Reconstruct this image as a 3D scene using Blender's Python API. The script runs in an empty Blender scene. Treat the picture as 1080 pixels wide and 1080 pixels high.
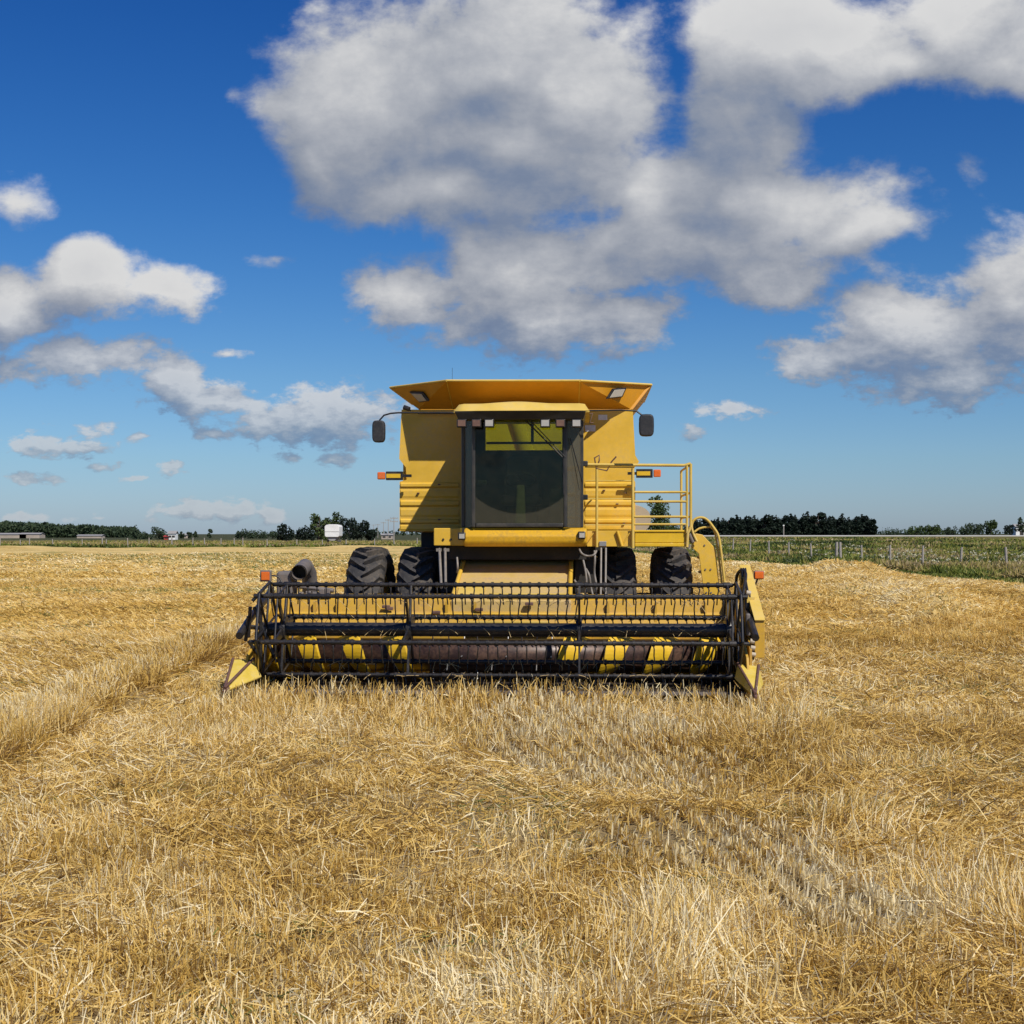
import bpy, bmesh, math, random
import numpy as np
from mathutils import Vector, Matrix
R = math.radians
random.seed(7)
rng = np.random.default_rng(11)
scene = bpy.context.scene
COL = scene.collection

# ------------------------------------------------------------------ camera
CAM_H = 1.95
cam_d = bpy.data.cameras.new('camera')
cam = bpy.data.objects.new('camera', cam_d)
COL.objects.link(cam)
cam.location = (0, 0, CAM_H)
cam.rotation_euler = (R(90), 0, 0)
cam_d.sensor_width = 36
cam_d.lens = 50.0                 # 1500 px on a 1080 px wide frame
cam_d.shift_y = 23.0 / 1080
cam_d.clip_start = 0.1
cam_d.clip_end = 20000
scene.camera = cam

# ------------------------------------------------------------------ light
SUN = Vector((0.393, -0.560, 0.729)).normalized()
sun_el = math.asin(SUN.z)
sun_az = math.atan2(SUN.x, SUN.y)
sd = bpy.data.lights.new('sun', 'SUN')
sd.energy = 5.0
sd.angle = R(0.5)
sd.color = (1.0, 0.935, 0.83)
so = bpy.data.objects.new('sun', sd)
COL.objects.link(so)
so.rotation_euler = SUN.to_track_quat('Z', 'Y').to_euler()
so.location = (20, -20, 40)

scene.view_settings.view_transform = 'Standard'
scene.view_settings.look = 'None'
scene.view_settings.exposure = 0.0
scene.view_settings.gamma = 1.0
cy = scene.cycles
cy.max_bounces = 6
cy.diffuse_bounces = 3
cy.glossy_bounces = 3
cy.transparent_max_bounces = 12
cy.caustics_reflective = False
cy.caustics_refractive = False
scene.render.film_transparent = False


class NT:
    """small helper to write node trees"""
    def __init__(self, tree):
        self.t = tree

    def node(self, typ, **kw):
        n = self.t.nodes.new(typ)
        for k, v in kw.items():
            setattr(n, k, v)
        return n

    def put(self, sock, v):
        if isinstance(v, bpy.types.NodeSocket):
            self.t.links.new(v, sock)
        elif v is not None:
            if isinstance(v, (tuple, list)) and len(v) == 3 and sock.type == 'RGBA':
                v = (*v, 1)
            sock.default_value = v

    def math(self, op, a, b=None, c=None, clamp=False):
        n = self.node('ShaderNodeMath', operation=op)
        n.use_clamp = clamp
        self.put(n.inputs[0], a)
        if b is not None: self.put(n.inputs[1], b)
        if c is not None: self.put(n.inputs[2], c)
        return n.outputs[0]

    def vec(self, op, a, b=None, c=None, scale=None):
        n = self.node('ShaderNodeVectorMath', operation=op)
        self.put(n.inputs[0], a)
        if b is not None: self.put(n.inputs[1], b)
        if c is not None: self.put(n.inputs[2], c)
        if scale is not None: self.put(n.inputs['Scale'], scale)
        return n.outputs['Value'] if op in ('LENGTH', 'DOT_PRODUCT', 'DISTANCE') else n.outputs[0]

    def noise(self, v, scale, detail=4, rough=0.55, dim='3D', dist=0.0, out='Fac'):
        n = self.node('ShaderNodeTexNoise', noise_dimensions=dim)
        self.put(n.inputs['Vector'], v)
        self.put(n.inputs['Scale'], scale)
        n.inputs['Detail'].default_value = detail
        n.inputs['Roughness'].default_value = rough
        n.inputs['Distortion'].default_value = dist
        return n.outputs[out]

    def maprange(self, v, a, b, c=0.0, d=1.0, smooth=True):
        n = self.node('ShaderNodeMapRange')
        n.interpolation_type = 'SMOOTHSTEP' if smooth else 'LINEAR'
        self.put(n.inputs['Value'], v)
        for s, x in zip(('From Min', 'From Max', 'To Min', 'To Max'), (a, b, c, d)):
            self.put(n.inputs[s], x)
        return n.outputs['Result']

    def mix(self, f, a, b, blend='MIX'):
        n = self.node('ShaderNodeMix', data_type='RGBA', blend_type=blend)
        self.put(n.inputs[0], f)
        self.put(n.inputs[6], a)
        self.put(n.inputs[7], b)
        return n.outputs[2]

    def ramp(self, f, stops):
        n = self.node('ShaderNodeValToRGB')
        el = n.color_ramp.elements
        while len(el) < len(stops): el.new(0.5)
        for e, (p, c) in zip(el, stops):
            e.position = p
            e.color = (*c, 1)
        self.put(n.inputs[0], f)
        return n.outputs[0]


# ------------------------------------------------------------------ sky
world = bpy.data.worlds.new('World')
scene.world = world
world.use_nodes = True
world.node_tree.nodes.clear()
W = NT(world.node_tree)
sky = W.node('ShaderNodeTexSky', sky_type='NISHITA')
sky.sun_disc = False
sky.sun_elevation = sun_el
sky.sun_rotation = sun_az
sky.altitude = 100
sky.air_density = 1.0
sky.dust_density = 0.35
sky.ozone_density = 3.0

# cloud layout: tan-plane coordinates (1/1500 units): centre x, centre height, half width, half height
CLOUDS = [
 (400,105,105,95),(505,55,165,95),(610,95,100,90),(540,165,160,85),(450,205,120,40),(360,170,50,50),
 (850,40,110,70),(990,15,140,75),(1060,55,90,50),(930,70,80,35),(790,110,60,70),(780,205,160,52),(905,238,80,28,.1),
 (700,262,190,55),(545,285,100,50),(410,312,80,42),(570,335,135,50),(790,285,100,42),(680,200,80,45),(655,330,60,35),
 (1070,325,110,75),(985,360,115,55),(880,375,80,26),(1000,405,80,24),
 (22,198,90,66,.66),(105,298,58,46),(20,318,58,42),(196,316,85,50,.62),(85,380,84,26),(178,405,44,26),(222,420,52,20),
 (340,440,92,28),(238,92,85,50,.82),(286,276,70,32,.80),(240,375,38,9,.6),(55,463,50,14,.1),(88,446,52,11,.45),(108,487,38,8,.45),
 (36,500,48,9,.4),(152,502,24,6,.5),(187,494,26,11,.45),(228,460,28,11,.2),(312,480,30,9,.5),(358,482,34,11,.4),(150,455,26,7,.5),
 (772,437,50,13,.42),(735,456,22,12,.5),(230,541,62,13,.15),(284,543,26,10,.25),(40,544,70,8,.45),(1030,200,90,70,1.05),
]
geo = W.node('ShaderNodeNewGeometry')
inc = W.vec('SCALE', geo.outputs['Incoming'], scale=-1.0)
sep = W.node('ShaderNodeSeparateXYZ')
W.put(sep.inputs[0], inc)
ay = W.math('MAXIMUM', W.math('ABSOLUTE', sep.outputs[1]), 0.02)
u = W.math('DIVIDE', sep.outputs[0], ay)
v = W.math('DIVIDE', sep.outputs[2], ay)
comb = W.node('ShaderNodeCombineXYZ')
W.put(comb.inputs[0], u)
W.put(comb.inputs[1], v)
P0 = comb.outputs[0]

grp = bpy.data.node_groups.new('cloud_density', 'ShaderNodeTree')
grp.interface.new_socket('P', in_out='INPUT', socket_type='NodeSocketVector')
grp.interface.new_socket('D', in_out='OUTPUT', socket_type='NodeSocketFloat')
G = NT(grp)
gi = G.node('NodeGroupInput')
go = G.node('NodeGroupOutput')
P = gi.outputs[0]
gs = G.node('ShaderNodeSeparateXYZ')
G.put(gs.inputs[0], P)
elev = G.maprange(gs.outputs[1], 0.0, 0.30, 0.16, 1.0, smooth=False)
n1 = G.noise(P, 9.0, 1.5, 0.5, out='Color')
w1 = G.vec('MULTIPLY', G.vec('SUBTRACT', n1, (0.5, 0.5, 0.5)), (0.13, 0.075, 0))
w1 = G.vec('SCALE', w1, scale=elev)
PW = G.vec('ADD', P, w1)
acc = None
for (cx, cyy, rx, ry, *wt) in CLOUDS:
    c = ((cx - 540) / 1500, (563 - cyy) / 1500)
    r = (rx / 1500, ry / 1500)
    q = G.vec('MULTIPLY_ADD', PW, (1 / r[0], 1 / r[1], 0), (-c[0] / r[0], -c[1] / r[1], 0))
    l = G.vec('LENGTH', q)
    if wt: l = G.math('ADD', l, wt[0])
    acc = l if acc is None else G.math('SMOOTH_MIN', acc, l, 0.40 if cyy < 350 else 0.16)
fa = G.noise(P, 9.0, 9, 0.57, dist=0.25)
fb = G.noise(G.vec('MULTIPLY', P, (0.8, 1.25, 1)), 46.0, 8, 0.62)
fw = G.maprange(gs.outputs[1], 0.05, 0.25, 0.75, 0.25)
fbm = G.math('ADD', G.math('MULTIPLY', fa, G.math('SUBTRACT', 1.0, fw)), G.math('MULTIPLY', fb, fw))
fc = G.noise(G.vec('MULTIPLY', P, (0.7, 1.4, 1)), 105.0, 5, 0.60)
fw2 = G.maprange(gs.outputs[1], 0.03, 0.19, 0.50, 0.0)
fbm = G.math('ADD', G.math('MULTIPLY', fbm, G.math('SUBTRACT', 1.0, fw2)), G.math('MULTIPLY', fc, fw2))
f2 = G.math('MULTIPLY', G.math('SUBTRACT', fbm, 0.49), G.maprange(gs.outputs[1], 0.05, 0.22, 4.6, 2.6))
dd = G.math('ADD', G.math('SUBTRACT', 1.0, acc), f2)
G.put(go.inputs[0], dd)

def dens(p):
    n = W.node('ShaderNodeGroup')
    n.node_tree = grp
    W.put(n.inputs[0], p)
    return n.outputs[0]

d0 = dens(P0)
oe = W.maprange(v, 0.04, 0.26, 0.25, 1.0, smooth=False)
d1 = dens(W.vec('ADD', P0, W.vec('SCALE', (0.010, 0.024, 0), scale=oe)))
alpha = W.maprange(d0, -0.17, 0.36)
d2 = dens(W.vec('ADD', P0, W.vec('SCALE', (0.022, 0.062, 0), scale=oe)))
relief = W.math('ADD', W.math('MULTIPLY', W.math('SUBTRACT', d0, d1), 0.32), W.math('MULTIPLY', W.math('SUBTRACT', d0, d2), 0.62))
lit = W.maprange(relief, -0.95, 0.85, smooth=False)
thick = W.maprange(d0, 0.1, 1.4)
lit2 = W.math('SUBTRACT', lit, W.math('ADD', W.math('MULTIPLY', thick, 0.10), W.maprange(v, 0.03, 0.15, 0.16, 0.0)), clamp=True)
ccol = W.ramp(lit2, [(0.0, (0.13, 0.18, 0.30)), (0.3, (0.195, 0.245, 0.35)), (0.48, (0.30, 0.33, 0.395)), (0.68, (0.43, 0.45, 0.495)), (1.0, (0.70, 0.70, 0.70))])
# the sky itself, a little deeper towards the zenith as through a polariser
SKY_STR = 0.105
hs = W.node('ShaderNodeHueSaturation')
hs.inputs['Saturation'].default_value = 1.28
hs.inputs['Hue'].default_value = 0.5
W.put(hs.inputs['Color'], sky.outputs[0])
high = W.maprange(sep.outputs[2], 0.0, 0.36, 0.0, 1.0, smooth=False)
tint = W.ramp(high, [(0.0, (0.46, 0.60, 1.02)), (0.14, (0.48, 0.63, 0.88)), (0.3, (0.48, 0.64, 0.84)), (0.6, (0.33, 0.56, 0.82)), (1.0, (0.20, 0.45, 0.78))])
skyc = W.mix(1.0, hs.outputs[0], tint, 'MULTIPLY')
sc_cloud = W.vec('SCALE', ccol, scale=1.0 / SKY_STR)
hazy = W.maprange(sep.outputs[2], 0.0, 0.16, 0.45, 0.0, smooth=False)
sc_cloud = W.mix(hazy, sc_cloud, skyc)
above = W.maprange(sep.outputs[2], 0.002, 0.01)
final = W.mix(W.math('MULTIPLY', alpha, above), skyc, sc_cloud)
bg = W.node('ShaderNodeBackground')
W.put(bg.inputs[0], final)
bg.inputs[1].default_value = SKY_STR
wo = W.node('ShaderNodeOutputWorld')
W.t.links.new(bg.outputs[0], wo.inputs[0])
world.cycles.sampling_method = 'MANUAL'
world.cycles.sample_map_resolution = 256

# ------------------------------------------------------------------ mesh helpers
class MB:
    """collects shapes that become ONE mesh object"""
    def __init__(self):
        self.v = []; self.f = []; self.sm = []

    def add(self, vs, fs, smooth=False):
        o = len(self.v)
        self.v += [tuple(p) for p in vs]
        self.f += [tuple(i + o for i in f) for f in fs]
        self.sm += [smooth] * len(fs)

    def box(self, x0, x1, y0, y1, z0, z1):
        vs = [(x, y, z) for x in (x0, x1) for y in (y0, y1) for z in (z0, z1)]
        self.add(vs, [(0, 1, 3, 2), (4, 6, 7, 5), (0, 4, 5, 1), (2, 3, 7, 6), (0, 2, 6, 4), (1, 5, 7, 3)])
        return self

    def hexa(self, pts):
        """8 points: bottom loop of 4 then top loop of 4"""
        self.add(pts, [(3, 2, 1, 0), (4, 5, 6, 7), (0, 1, 5, 4), (1, 2, 6, 5), (2, 3, 7, 6), (3, 0, 4, 7)])
        return self

    def prism(self, poly, axis, a, b):
        """poly in the plane normal to axis, between a and b"""
        n = len(poly)
        def p(q, t):
            return {'x': (t, q[0], q[1]), 'y': (q[0], t, q[1]), 'z': (q[0], q[1], t)}[axis]
        self.add([p(q, a) for q in poly] + [p(q, b) for q in poly],
                 [tuple(range(n - 1, -1, -1)), tuple(range(n, 2 * n))] + [(i, (i + 1) % n, (i + 1) % n + n, i + n) for i in range(n)])
        return self

    def plate(self, pts, th, n=None):
        """3-D polygon with thickness along its normal"""
        P = [Vector(p) for p in pts]
        nn = Vector(n) if n else (P[1] - P[0]).cross(P[2] - P[0]).normalized()
        k = len(P)
        Q = [p + nn * th for p in P]
        self.add(P + Q, [tuple(range(k - 1, -1, -1)), tuple(range(k, 2 * k))] + [(i, (i + 1) % k, (i + 1) % k + k, i + k) for i in range(k)])
        return self

    def tube(self, path, r, n=10, caps=True, smooth=True, r2=None):
        P = [Vector(p) for p in path]
        rings = []
        m = len(P)
        t0 = (P[1] - P[0]).normalized()
        up = Vector((0, 0, 1)) if abs(t0.z) < 0.9 else Vector((1, 0, 0))
        a = t0.cross(up).normalized()
        for i, p in enumerate(P):
            t = ((P[min(i + 1, m - 1)] - P[i]).normalized() + (P[i] - P[max(i - 1, 0)]).normalized())
            t.normalize()
            a = (a - t * a.dot(t)).normalized()
            b = t.cross(a)
            rr = r if r2 is None else r + (r2 - r) * i / (m - 1)
            rings.append([p + a * math.cos(2 * math.pi * k / n) * rr + b * math.sin(2 * math.pi * k / n) * rr for k in range(n)])
        vs = [q for rg in rings for q in rg]
        fs = [(i * n + k, i * n + (k + 1) % n, (i + 1) * n + (k + 1) % n, (i + 1) * n + k) for i in range(m - 1) for k in range(n)]
        self.add(vs, fs, smooth)
        if caps:
            self.add(rings[0], [tuple(range(n - 1, -1, -1))])
            self.add(rings[-1], [tuple(range(n))])
        return self

    def lathe_x(self, prof, cx=0, cy=0, cz=0, n=48, smooth=True, closed=False):
        """prof: (x, r) revolved about the x axis"""
        m = len(prof)
        vs = []
        for (x, r) in prof:
            for k in range(n):
                a = 2 * math.pi * k / n
                vs.append((cx + x, cy + r * math.cos(a), cz + r * math.sin(a)))
        rng_ = range(m if closed else m - 1)
        fs = [(i * n + k, ((i + 1) % m) * n + k, ((i + 1) % m) * n + (k + 1) % n, i * n + (k + 1) % n) for i in rng_ for k in range(n)]
        self.add(vs, fs, smooth)
        return self

    def build(self, name, material, parent=None, bevel=0.0, seg=2, loc=None):
        me = bpy.data.meshes.new(name)
        me.from_pydata(self.v, [], self.f)
        me.polygons.foreach_set('use_smooth', self.sm)
        me.update()
        bm = bmesh.new(); bm.from_mesh(me)
        bmesh.ops.recalc_face_normals(bm, faces=bm.faces)
        bm.to_mesh(me); bm.free()
        if material is not None:
            me.materials.append(material)
        o = bpy.data.objects.new(name, me)
        COL.objects.link(o)
        if parent is not None: o.parent = parent
        if loc is not None: o.location = loc
        if bevel:
            b = o.modifiers.new('bevel', 'BEVEL')
            b.width = bevel; b.segments = seg; b.limit_method = 'ANGLE'; b.angle_limit = R(35)
            b.harden_normals = False
        return o


def build_each(mb, name, material, parent=None, bevel=0.0, seg=2):
    """one object for every shape that was added to mb"""
    out, k = [], 0
    # connected shapes by their vertex ranges
    n = len(mb.v); par = list(range(n))
    def find(a):
        while par[a] != a:
            par[a] = par[par[a]]; a = par[a]
        return a
    for f in mb.f:
        for q in f[1:]: par[find(q)] = find(f[0])
    groups = {}
    for f, s_ in zip(mb.f, mb.sm): groups.setdefault(find(f[0]), []).append((f, s_))
    for g_ in groups.values():
        m2 = MB(); idx = {}
        for f, s_ in g_:
            for q in f:
                if q not in idx: idx[q] = len(m2.v); m2.v.append(mb.v[q])
            m2.f.append(tuple(idx[q] for q in f)); m2.sm.append(s_)
        out.append(m2.build(name, material, parent, bevel, seg))
    return out

def empty(name, loc=(0, 0, 0), rz=0.0):
    o = bpy.data.objects.new(name, None)
    COL.objects.link(o)
    o.location = loc
    o.rotation_euler = (0, 0, rz)
    o.empty_display_size = 0.3
    return o

def tag(o, label=None, cat=None, group=None, kind=None):
    if label: o['label'] = label
    if cat: o['category'] = cat
    if group: o['group'] = group
    if kind: o['kind'] = kind
    return o

def children(o):
    return [c for c in bpy.data.objects if c.parent is o]

def copy_tree(o, parent=None):
    c = o.copy(); COL.objects.link(c); c.parent = parent
    for ch in children(o): copy_tree(ch, c)
    return c

def lerp(a, b, t): return a + (b - a) * t

# ------------------------------------------------------------------ materials
def new_mat(name):
    m = bpy.data.materials.new(name); m.use_nodes = True
    m.node_tree.nodes.clear()
    return m, NT(m.node_tree)

def surf(name, base, rough=0.5, metal=0.0, dirt=None, dirt_amt=0.4, scale=3.0, bump=0.0, bscale=60.0, spec=0.5, coat=0.0, fine=None):
    """paint, metal or rubber with uneven dust and wear"""
    m, N = new_mat(name)
    tc = N.node('ShaderNodeTexCoord').outputs['Object']
    n1 = N.noise(tc, scale, 6, 0.62)
    n2 = N.noise(tc, scale * 9, 4, 0.6)
    b1 = tuple(c * 0.86 for c in base); b2 = tuple(min(c * 1.1, 0.9) for c in base)
    col = N.mix(N.maprange(n1, 0.3, 0.7), b1, b2)
    if dirt:
        f = N.math('MULTIPLY', N.maprange(N.math('ADD', N.math('MULTIPLY', n1, 0.6), N.math('MULTIPLY', n2, 0.4)), 0.42, 0.68), dirt_amt)
        col = N.mix(f, col, dirt)
    p = N.node('ShaderNodeBsdfPrincipled')
    N.put(p.inputs['Base Color'], col)
    p.inputs['Metallic'].default_value = metal
    N.put(p.inputs['Roughness'], N.math('ADD', N.math('MULTIPLY', n2, 0.25), rough - 0.12, clamp=True))
    p.inputs['Specular IOR Level'].default_value = spec
    p.inputs['Coat Weight'].default_value = coat
    if bump:
        bn = N.node('ShaderNodeBump')
        bn.inputs['Strength'].default_value = bump
        bn.inputs['Distance'].default_value = 0.01
        N.put(bn.inputs['Height'], N.noise(tc, bscale, 4, 0.6))
        N.put(p.inputs['Normal'], bn.outputs[0])
    o = N.node('ShaderNodeOutputMaterial')
    N.t.links.new(p.outputs[0], o.inputs[0])
    return m

DUST = (0.36, 0.27, 0.15)
M = {}
M['yellow'] = surf('yellow_paint', (0.70, 0.435, 0.045), 0.40, dirt=(0.50, 0.35, 0.13), dirt_amt=0.5, scale=2.2, spec=0.4)
M['yellow_clean'] = surf('bright_yellow_paint', (0.70, 0.44, 0.02), 0.38, dirt=(0.45, 0.30, 0.09), dirt_amt=0.25, scale=2.5, spec=0.4)
M['yellow_lip_shade'] = surf('shaded_lip_yellow', (0.60, 0.27, 0.014), 0.45, dirt=(0.40, 0.22, 0.05), dirt_amt=0.35, scale=1.2, spec=0.4)  # deeper orange of the lip's shaded underside is put into this colour
M['yellow_faded'] = surf('faded_yellow_paint', (0.62, 0.43, 0.085), 0.55, dirt=(0.50, 0.39, 0.18), dirt_amt=0.5, scale=2.2, spec=0.35)
M['yellow_header'] = surf('dusty_yellow_paint', (0.55, 0.33, 0.035), 0.5, dirt=(0.36, 0.22, 0.08), dirt_amt=0.75, scale=2.4, spec=0.35)
M['yellow_dusty'] = surf('straw_dusted_paint', (0.54, 0.38, 0.12), 0.7, dirt=(0.40, 0.29, 0.18), dirt_amt=0.9, scale=4.5, spec=0.2, bump=.3, bscale=30)
M['divider'] = surf('dusty_divider_paint', (0.64, 0.47, 0.07), 0.55, dirt=(0.52, 0.42, 0.20), dirt_amt=0.8, scale=5, spec=.3)
M['base'] = surf('grimy_deep_yellow', (0.64, 0.36, 0.015), 0.42, dirt=(0.30, 0.18, 0.04), dirt_amt=0.7, scale=3.5, spec=.4)
M['pan'] = surf('worn_dark_pan', (0.02, 0.015, 0.013), 0.6, dirt=(0.06, 0.04, 0.03), dirt_amt=0.6, scale=5)
M['black'] = surf('black_paint', (0.012, 0.012, 0.014), 0.38, dirt=(0.09, 0.075, 0.06), dirt_amt=0.4, scale=6, spec=0.5)
M['tube'] = surf('blue_black_paint', (0.016, 0.016, 0.019), 0.36, dirt=(0.12, 0.10, 0.08), dirt_amt=0.35, scale=3, spec=0.5)
M['dark'] = surf('dark_chassis', (0.014, 0.013, 0.012), 0.7, dirt=(0.06, 0.045, 0.03), dirt_amt=0.6, scale=3)
M['plastic'] = surf('dark_plastic', (0.022, 0.022, 0.024), 0.45, dirt=(0.08, 0.075, 0.07), dirt_amt=0.3, scale=4)
M['rubber'] = surf('tyre_rubber', (0.040, 0.039, 0.041), 0.75, dirt=(0.19, 0.15, 0.105), dirt_amt=0.5, scale=4, bump=0.25, bscale=50, spec=0.3)
M['rust'] = surf('worn_auger_steel', (0.040, 0.022, 0.020), 0.42, metal=0.2, dirt=(0.15, 0.085, 0.055), dirt_amt=0.8, scale=3.5)
M['rustbrown'] = surf('rusty_edge', (0.12, 0.06, 0.045), 0.6, dirt=(0.2, 0.12, 0.08), dirt_amt=0.6, scale=8)
M['steel'] = surf('bare_steel', (0.40, 0.40, 0.40), 0.42, metal=0.7, dirt=(0.25, 0.2, 0.15), dirt_amt=0.4, scale=8)
M['greymetal'] = surf('grey_metal', (0.16, 0.145, 0.14), 0.55, metal=0.2, dirt=(0.22, 0.16, 0.11), dirt_amt=0.6, scale=6)
M['pillar'] = surf('cab_pillar_paint', (0.03, 0.029, 0.028), 0.4, dirt=(0.10, 0.085, 0.06), dirt_amt=0.5, scale=4)
M['white'] = surf('white_sticker', (0.74, 0.74, 0.72), 0.5, dirt=(0.4, 0.35, 0.25), dirt_amt=0.3, scale=14)
M['lens'] = surf('lamp_lens', (0.42, 0.40, 0.36), 0.16, dirt=(0.3, 0.24, 0.16), dirt_amt=0.4, scale=12, coat=0.6)
M['orange'] = surf('orange_lens', (0.72, 0.14, 0.012), 0.22, dirt=(0.4, 0.12, 0.03), dirt_amt=0.4, scale=20, coat=0.6)
M['hose'] = surf('grey_hose', (0.20, 0.18, 0.16), 0.5, dirt=(0.3, 0.24, 0.16), dirt_amt=0.4, scale=10)
M['seat'] = surf('cab_seat_fabric', (0.05, 0.052, 0.055), 0.85, dirt=(0.10, 0.09, 0.08), dirt_amt=0.4, scale=10)
M['auger_grey'] = surf('faded_beige_paint', (0.42, 0.36, 0.28), 0.55, dirt=(0.3, 0.24, 0.16), dirt_amt=0.4, scale=2)

def glass_mat(name, tint, dusty, refl=0.55):
    m, N = new_mat(name)
    tc = N.node('ShaderNodeTexCoord').outputs['Object']
    tr = N.node('ShaderNodeBsdfTransparent')
    N.put(tr.inputs[0], tint)
    gl = N.node('ShaderNodeBsdfGlossy')
    gl.inputs['Roughness'].default_value = 0.03
    gl.inputs[0].default_value = (0.9, 0.9, 0.9, 1)
    fr = N.node('ShaderNodeFresnel'); fr.inputs[0].default_value = 1.5
    mx = N.node('ShaderNodeMixShader')
    N.put(mx.inputs[0], N.math('MULTIPLY', fr.outputs[0], refl)); N.t.links.new(tr.outputs[0], mx.inputs[1]); N.t.links.new(gl.outputs[0], mx.inputs[2])
    last = mx.outputs[0]
    if dusty is not None:
        # film of dust outside the arc the wiper reaches
        cx, cz, rx, rz, amt = dusty
        q = N.vec('MULTIPLY', N.vec('SUBTRACT', tc, (cx, 0, cz)), (1 / rx, 0, 1 / rz))
        l = N.vec('LENGTH', q)
        arc = N.maprange(l, 0.99, 1.02)
        n = N.noise(tc, 9, 6, 0.65)
        sp = N.noise(tc, 22, 5, 0.7)
        f = N.math('ADD', N.math('MULTIPLY', arc, amt), N.math('MULTIPLY', N.maprange(n, 0.35, 0.8), 0.04))
        f = N.math('ADD', f, N.math('MULTIPLY', N.maprange(sp, 0.70, 0.78), 0.08), clamp=True)
        df = N.node('ShaderNodeBsdfDiffuse'); df.inputs[0].default_value = (0.23, 0.20, 0.14, 1)
        m2 = N.node('ShaderNodeMixShader')
        N.put(m2.inputs[0], f); N.t.links.new(last, m2.inputs[1]); N.t.links.new(df.outputs[0], m2.inputs[2])
        last = m2.outputs[0]
    o = N.node('ShaderNodeOutputMaterial')
    N.t.links.new(last, o.inputs[0])
    return m

# ================================================================== THE COMBINE
DA, X0, PHI = 20.0, 0.087, R(-3.0)
cs, sn = math.cos(PHI), math.sin(PHI)
combine = empty('combine_harvester', (X0, DA, 0.0), PHI)
tag(combine, 'yellow combine harvester with wide black reel header, dark cab and dual front tyres', 'combine')

def at(px, py, yl):
    """the point of the machine's own frame at depth yl seen at a picture point (measured from the photo once)"""
    k = (px - 540) / 1500
    x = (k * (DA + yl * cs) - X0 + yl * sn) / (cs - k * sn)
    D = DA + yl * cs + x * sn
    return (x, yl, CAM_H - (py - 563) / 1500 * D)
def X(px, yl): return at(px, 563, yl)[0]
def Z(py, yl, px=545): return at(px, py, yl)[2]

C = combine
# ---------------------------------------------------------------- wheels
def tyre_mesh(rad, wid, rim_r, lugs, lug_h):
    mb = MB()
    w = wid / 2
    prof = [(-w * 0.72, rim_r), (-w * 0.98, rim_r + (rad - rim_r) * 0.35), (-w, rim_r + (rad - rim_r) * 0.62), (-w * 0.93, rad - 0.085),
            (-w * 0.82, rad - 0.035), (-w * 0.45, rad - 0.008), (0, rad), (w * 0.45, rad - 0.008), (w * 0.82, rad - 0.035), (w * 0.93, rad - 0.085),
            (w, rim_r + (rad - rim_r) * 0.62), (w * 0.98, rim_r + (rad - rim_r) * 0.35), (w * 0.72, rim_r)]
    mb.lathe_x(prof, n=72)
    # chevron lugs
    for s in (-1, 1):
        for k in range(lugs):
            a0 = 2 * math.pi * (k + (0.5 if s > 0 else 0)) / lugs
            secs = []
            for t, sweep, r_off in ((-0.06, 0.0, 0.0), (0.25, 0.06, 0), (0.55, 0.15, -0.006), (0.84, 0.265, -0.03), (1.0, 0.30, -0.08)):
                x = s * w * t
                hw = lerp(0.022, 0.030, max(t, 0)) / rad
                a = a0 + sweep
                rb, rt = rad - 0.03 + r_off * 1.2, rad + lug_h + r_off
                if t == 1.0: rb, rt = rad - 0.13, rad - 0.06; x = s * w * 1.02
                secs.append([(x, rb, a - hw * 1.5), (x, rt, a - hw), (x, rt, a + hw), (x, rb, a + hw * 1.5)])
            vs = []
            for sc_ in secs:
                for (x, r, a) in sc_:
                    # angle measured so that the front of the tyre (towards -y) carries a V
                    vs.append((x, -r * math.cos(a), r * math.sin(a)))
            fs = []
            for i in range(len(secs) - 1):
                for j in range(3):
                    fs.append((i * 4 + j, i * 4 + j + 1, (i + 1) * 4 + j + 1, (i + 1) * 4 + j))
            fs += [(0, 1, 2, 3), tuple(len(vs) - 4 + q for q in (3, 2, 1, 0))]
            mb.add(vs, fs)
    return mb

def rim_mesh(rim_r, wid, side):
    mb = MB()
    w = wid / 2 * 0.72
    mb.lathe_x([(-w, rim_r + 0.02), (-w, rim_r - 0.02), (-w * 0.8, rim_r - 0.05), (0.05 * side, rim_r - 0.09), (0.05 * side, 0.2), (0.09 * side, 0.16), (0.14 * side, 0.12), (0.14 * side, 0.0)], n=40)
    mb.lathe_x([(w, rim_r + 0.02), (w, rim_r - 0.02), (w * 0.8, rim_r - 0.05), (0.05 * side, rim_r - 0.09)], n=40)
    for k in range(8):
        a = 2 * math.pi * k / 8
        mb.tube([(0.05 * side, 0.15 * math.cos(a), 0.15 * math.sin(a)), (0.12 * side, 0.15 * math.cos(a), 0.15 * math.sin(a))], 0.016, 6)
    return mb

def wheel(name, x, y, rad, wid, rim_r, lugs, steer=0.0, side=1, spin=0.0):
    rim = rim_mesh(rim_r, wid, side).build('rim', M['yellow'], None)
    wh = rim
    wh.name = name
    wh.parent = C
    wh.location = (x, y, rad + 0.0)
    wh.rotation_euler = (0, 0, steer)
    t = tyre_mesh(rad - 0.06, wid, rim_r, lugs, 0.06).build('tyre', M['rubber'], wh)
    t.rotation_euler = (spin, 0, 0)
    return wh
WR = 0.885
for px, side, sp in ((388, -1, 0.05), (441, 1, 0.14), (650.5, -1, 0.11), (708.5, 1, 0.02)):
    wheel('front_wheel', X(px, -0.3), 0, WR, 0.52, 0.50, 23, 0.0, side, sp)
for s in (-1, 1):
    wheel('rear_wheel', s * 1.25 + 0.05, 3.9, 0.60, 0.40, 0.32, 16, 0.0, s)

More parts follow.
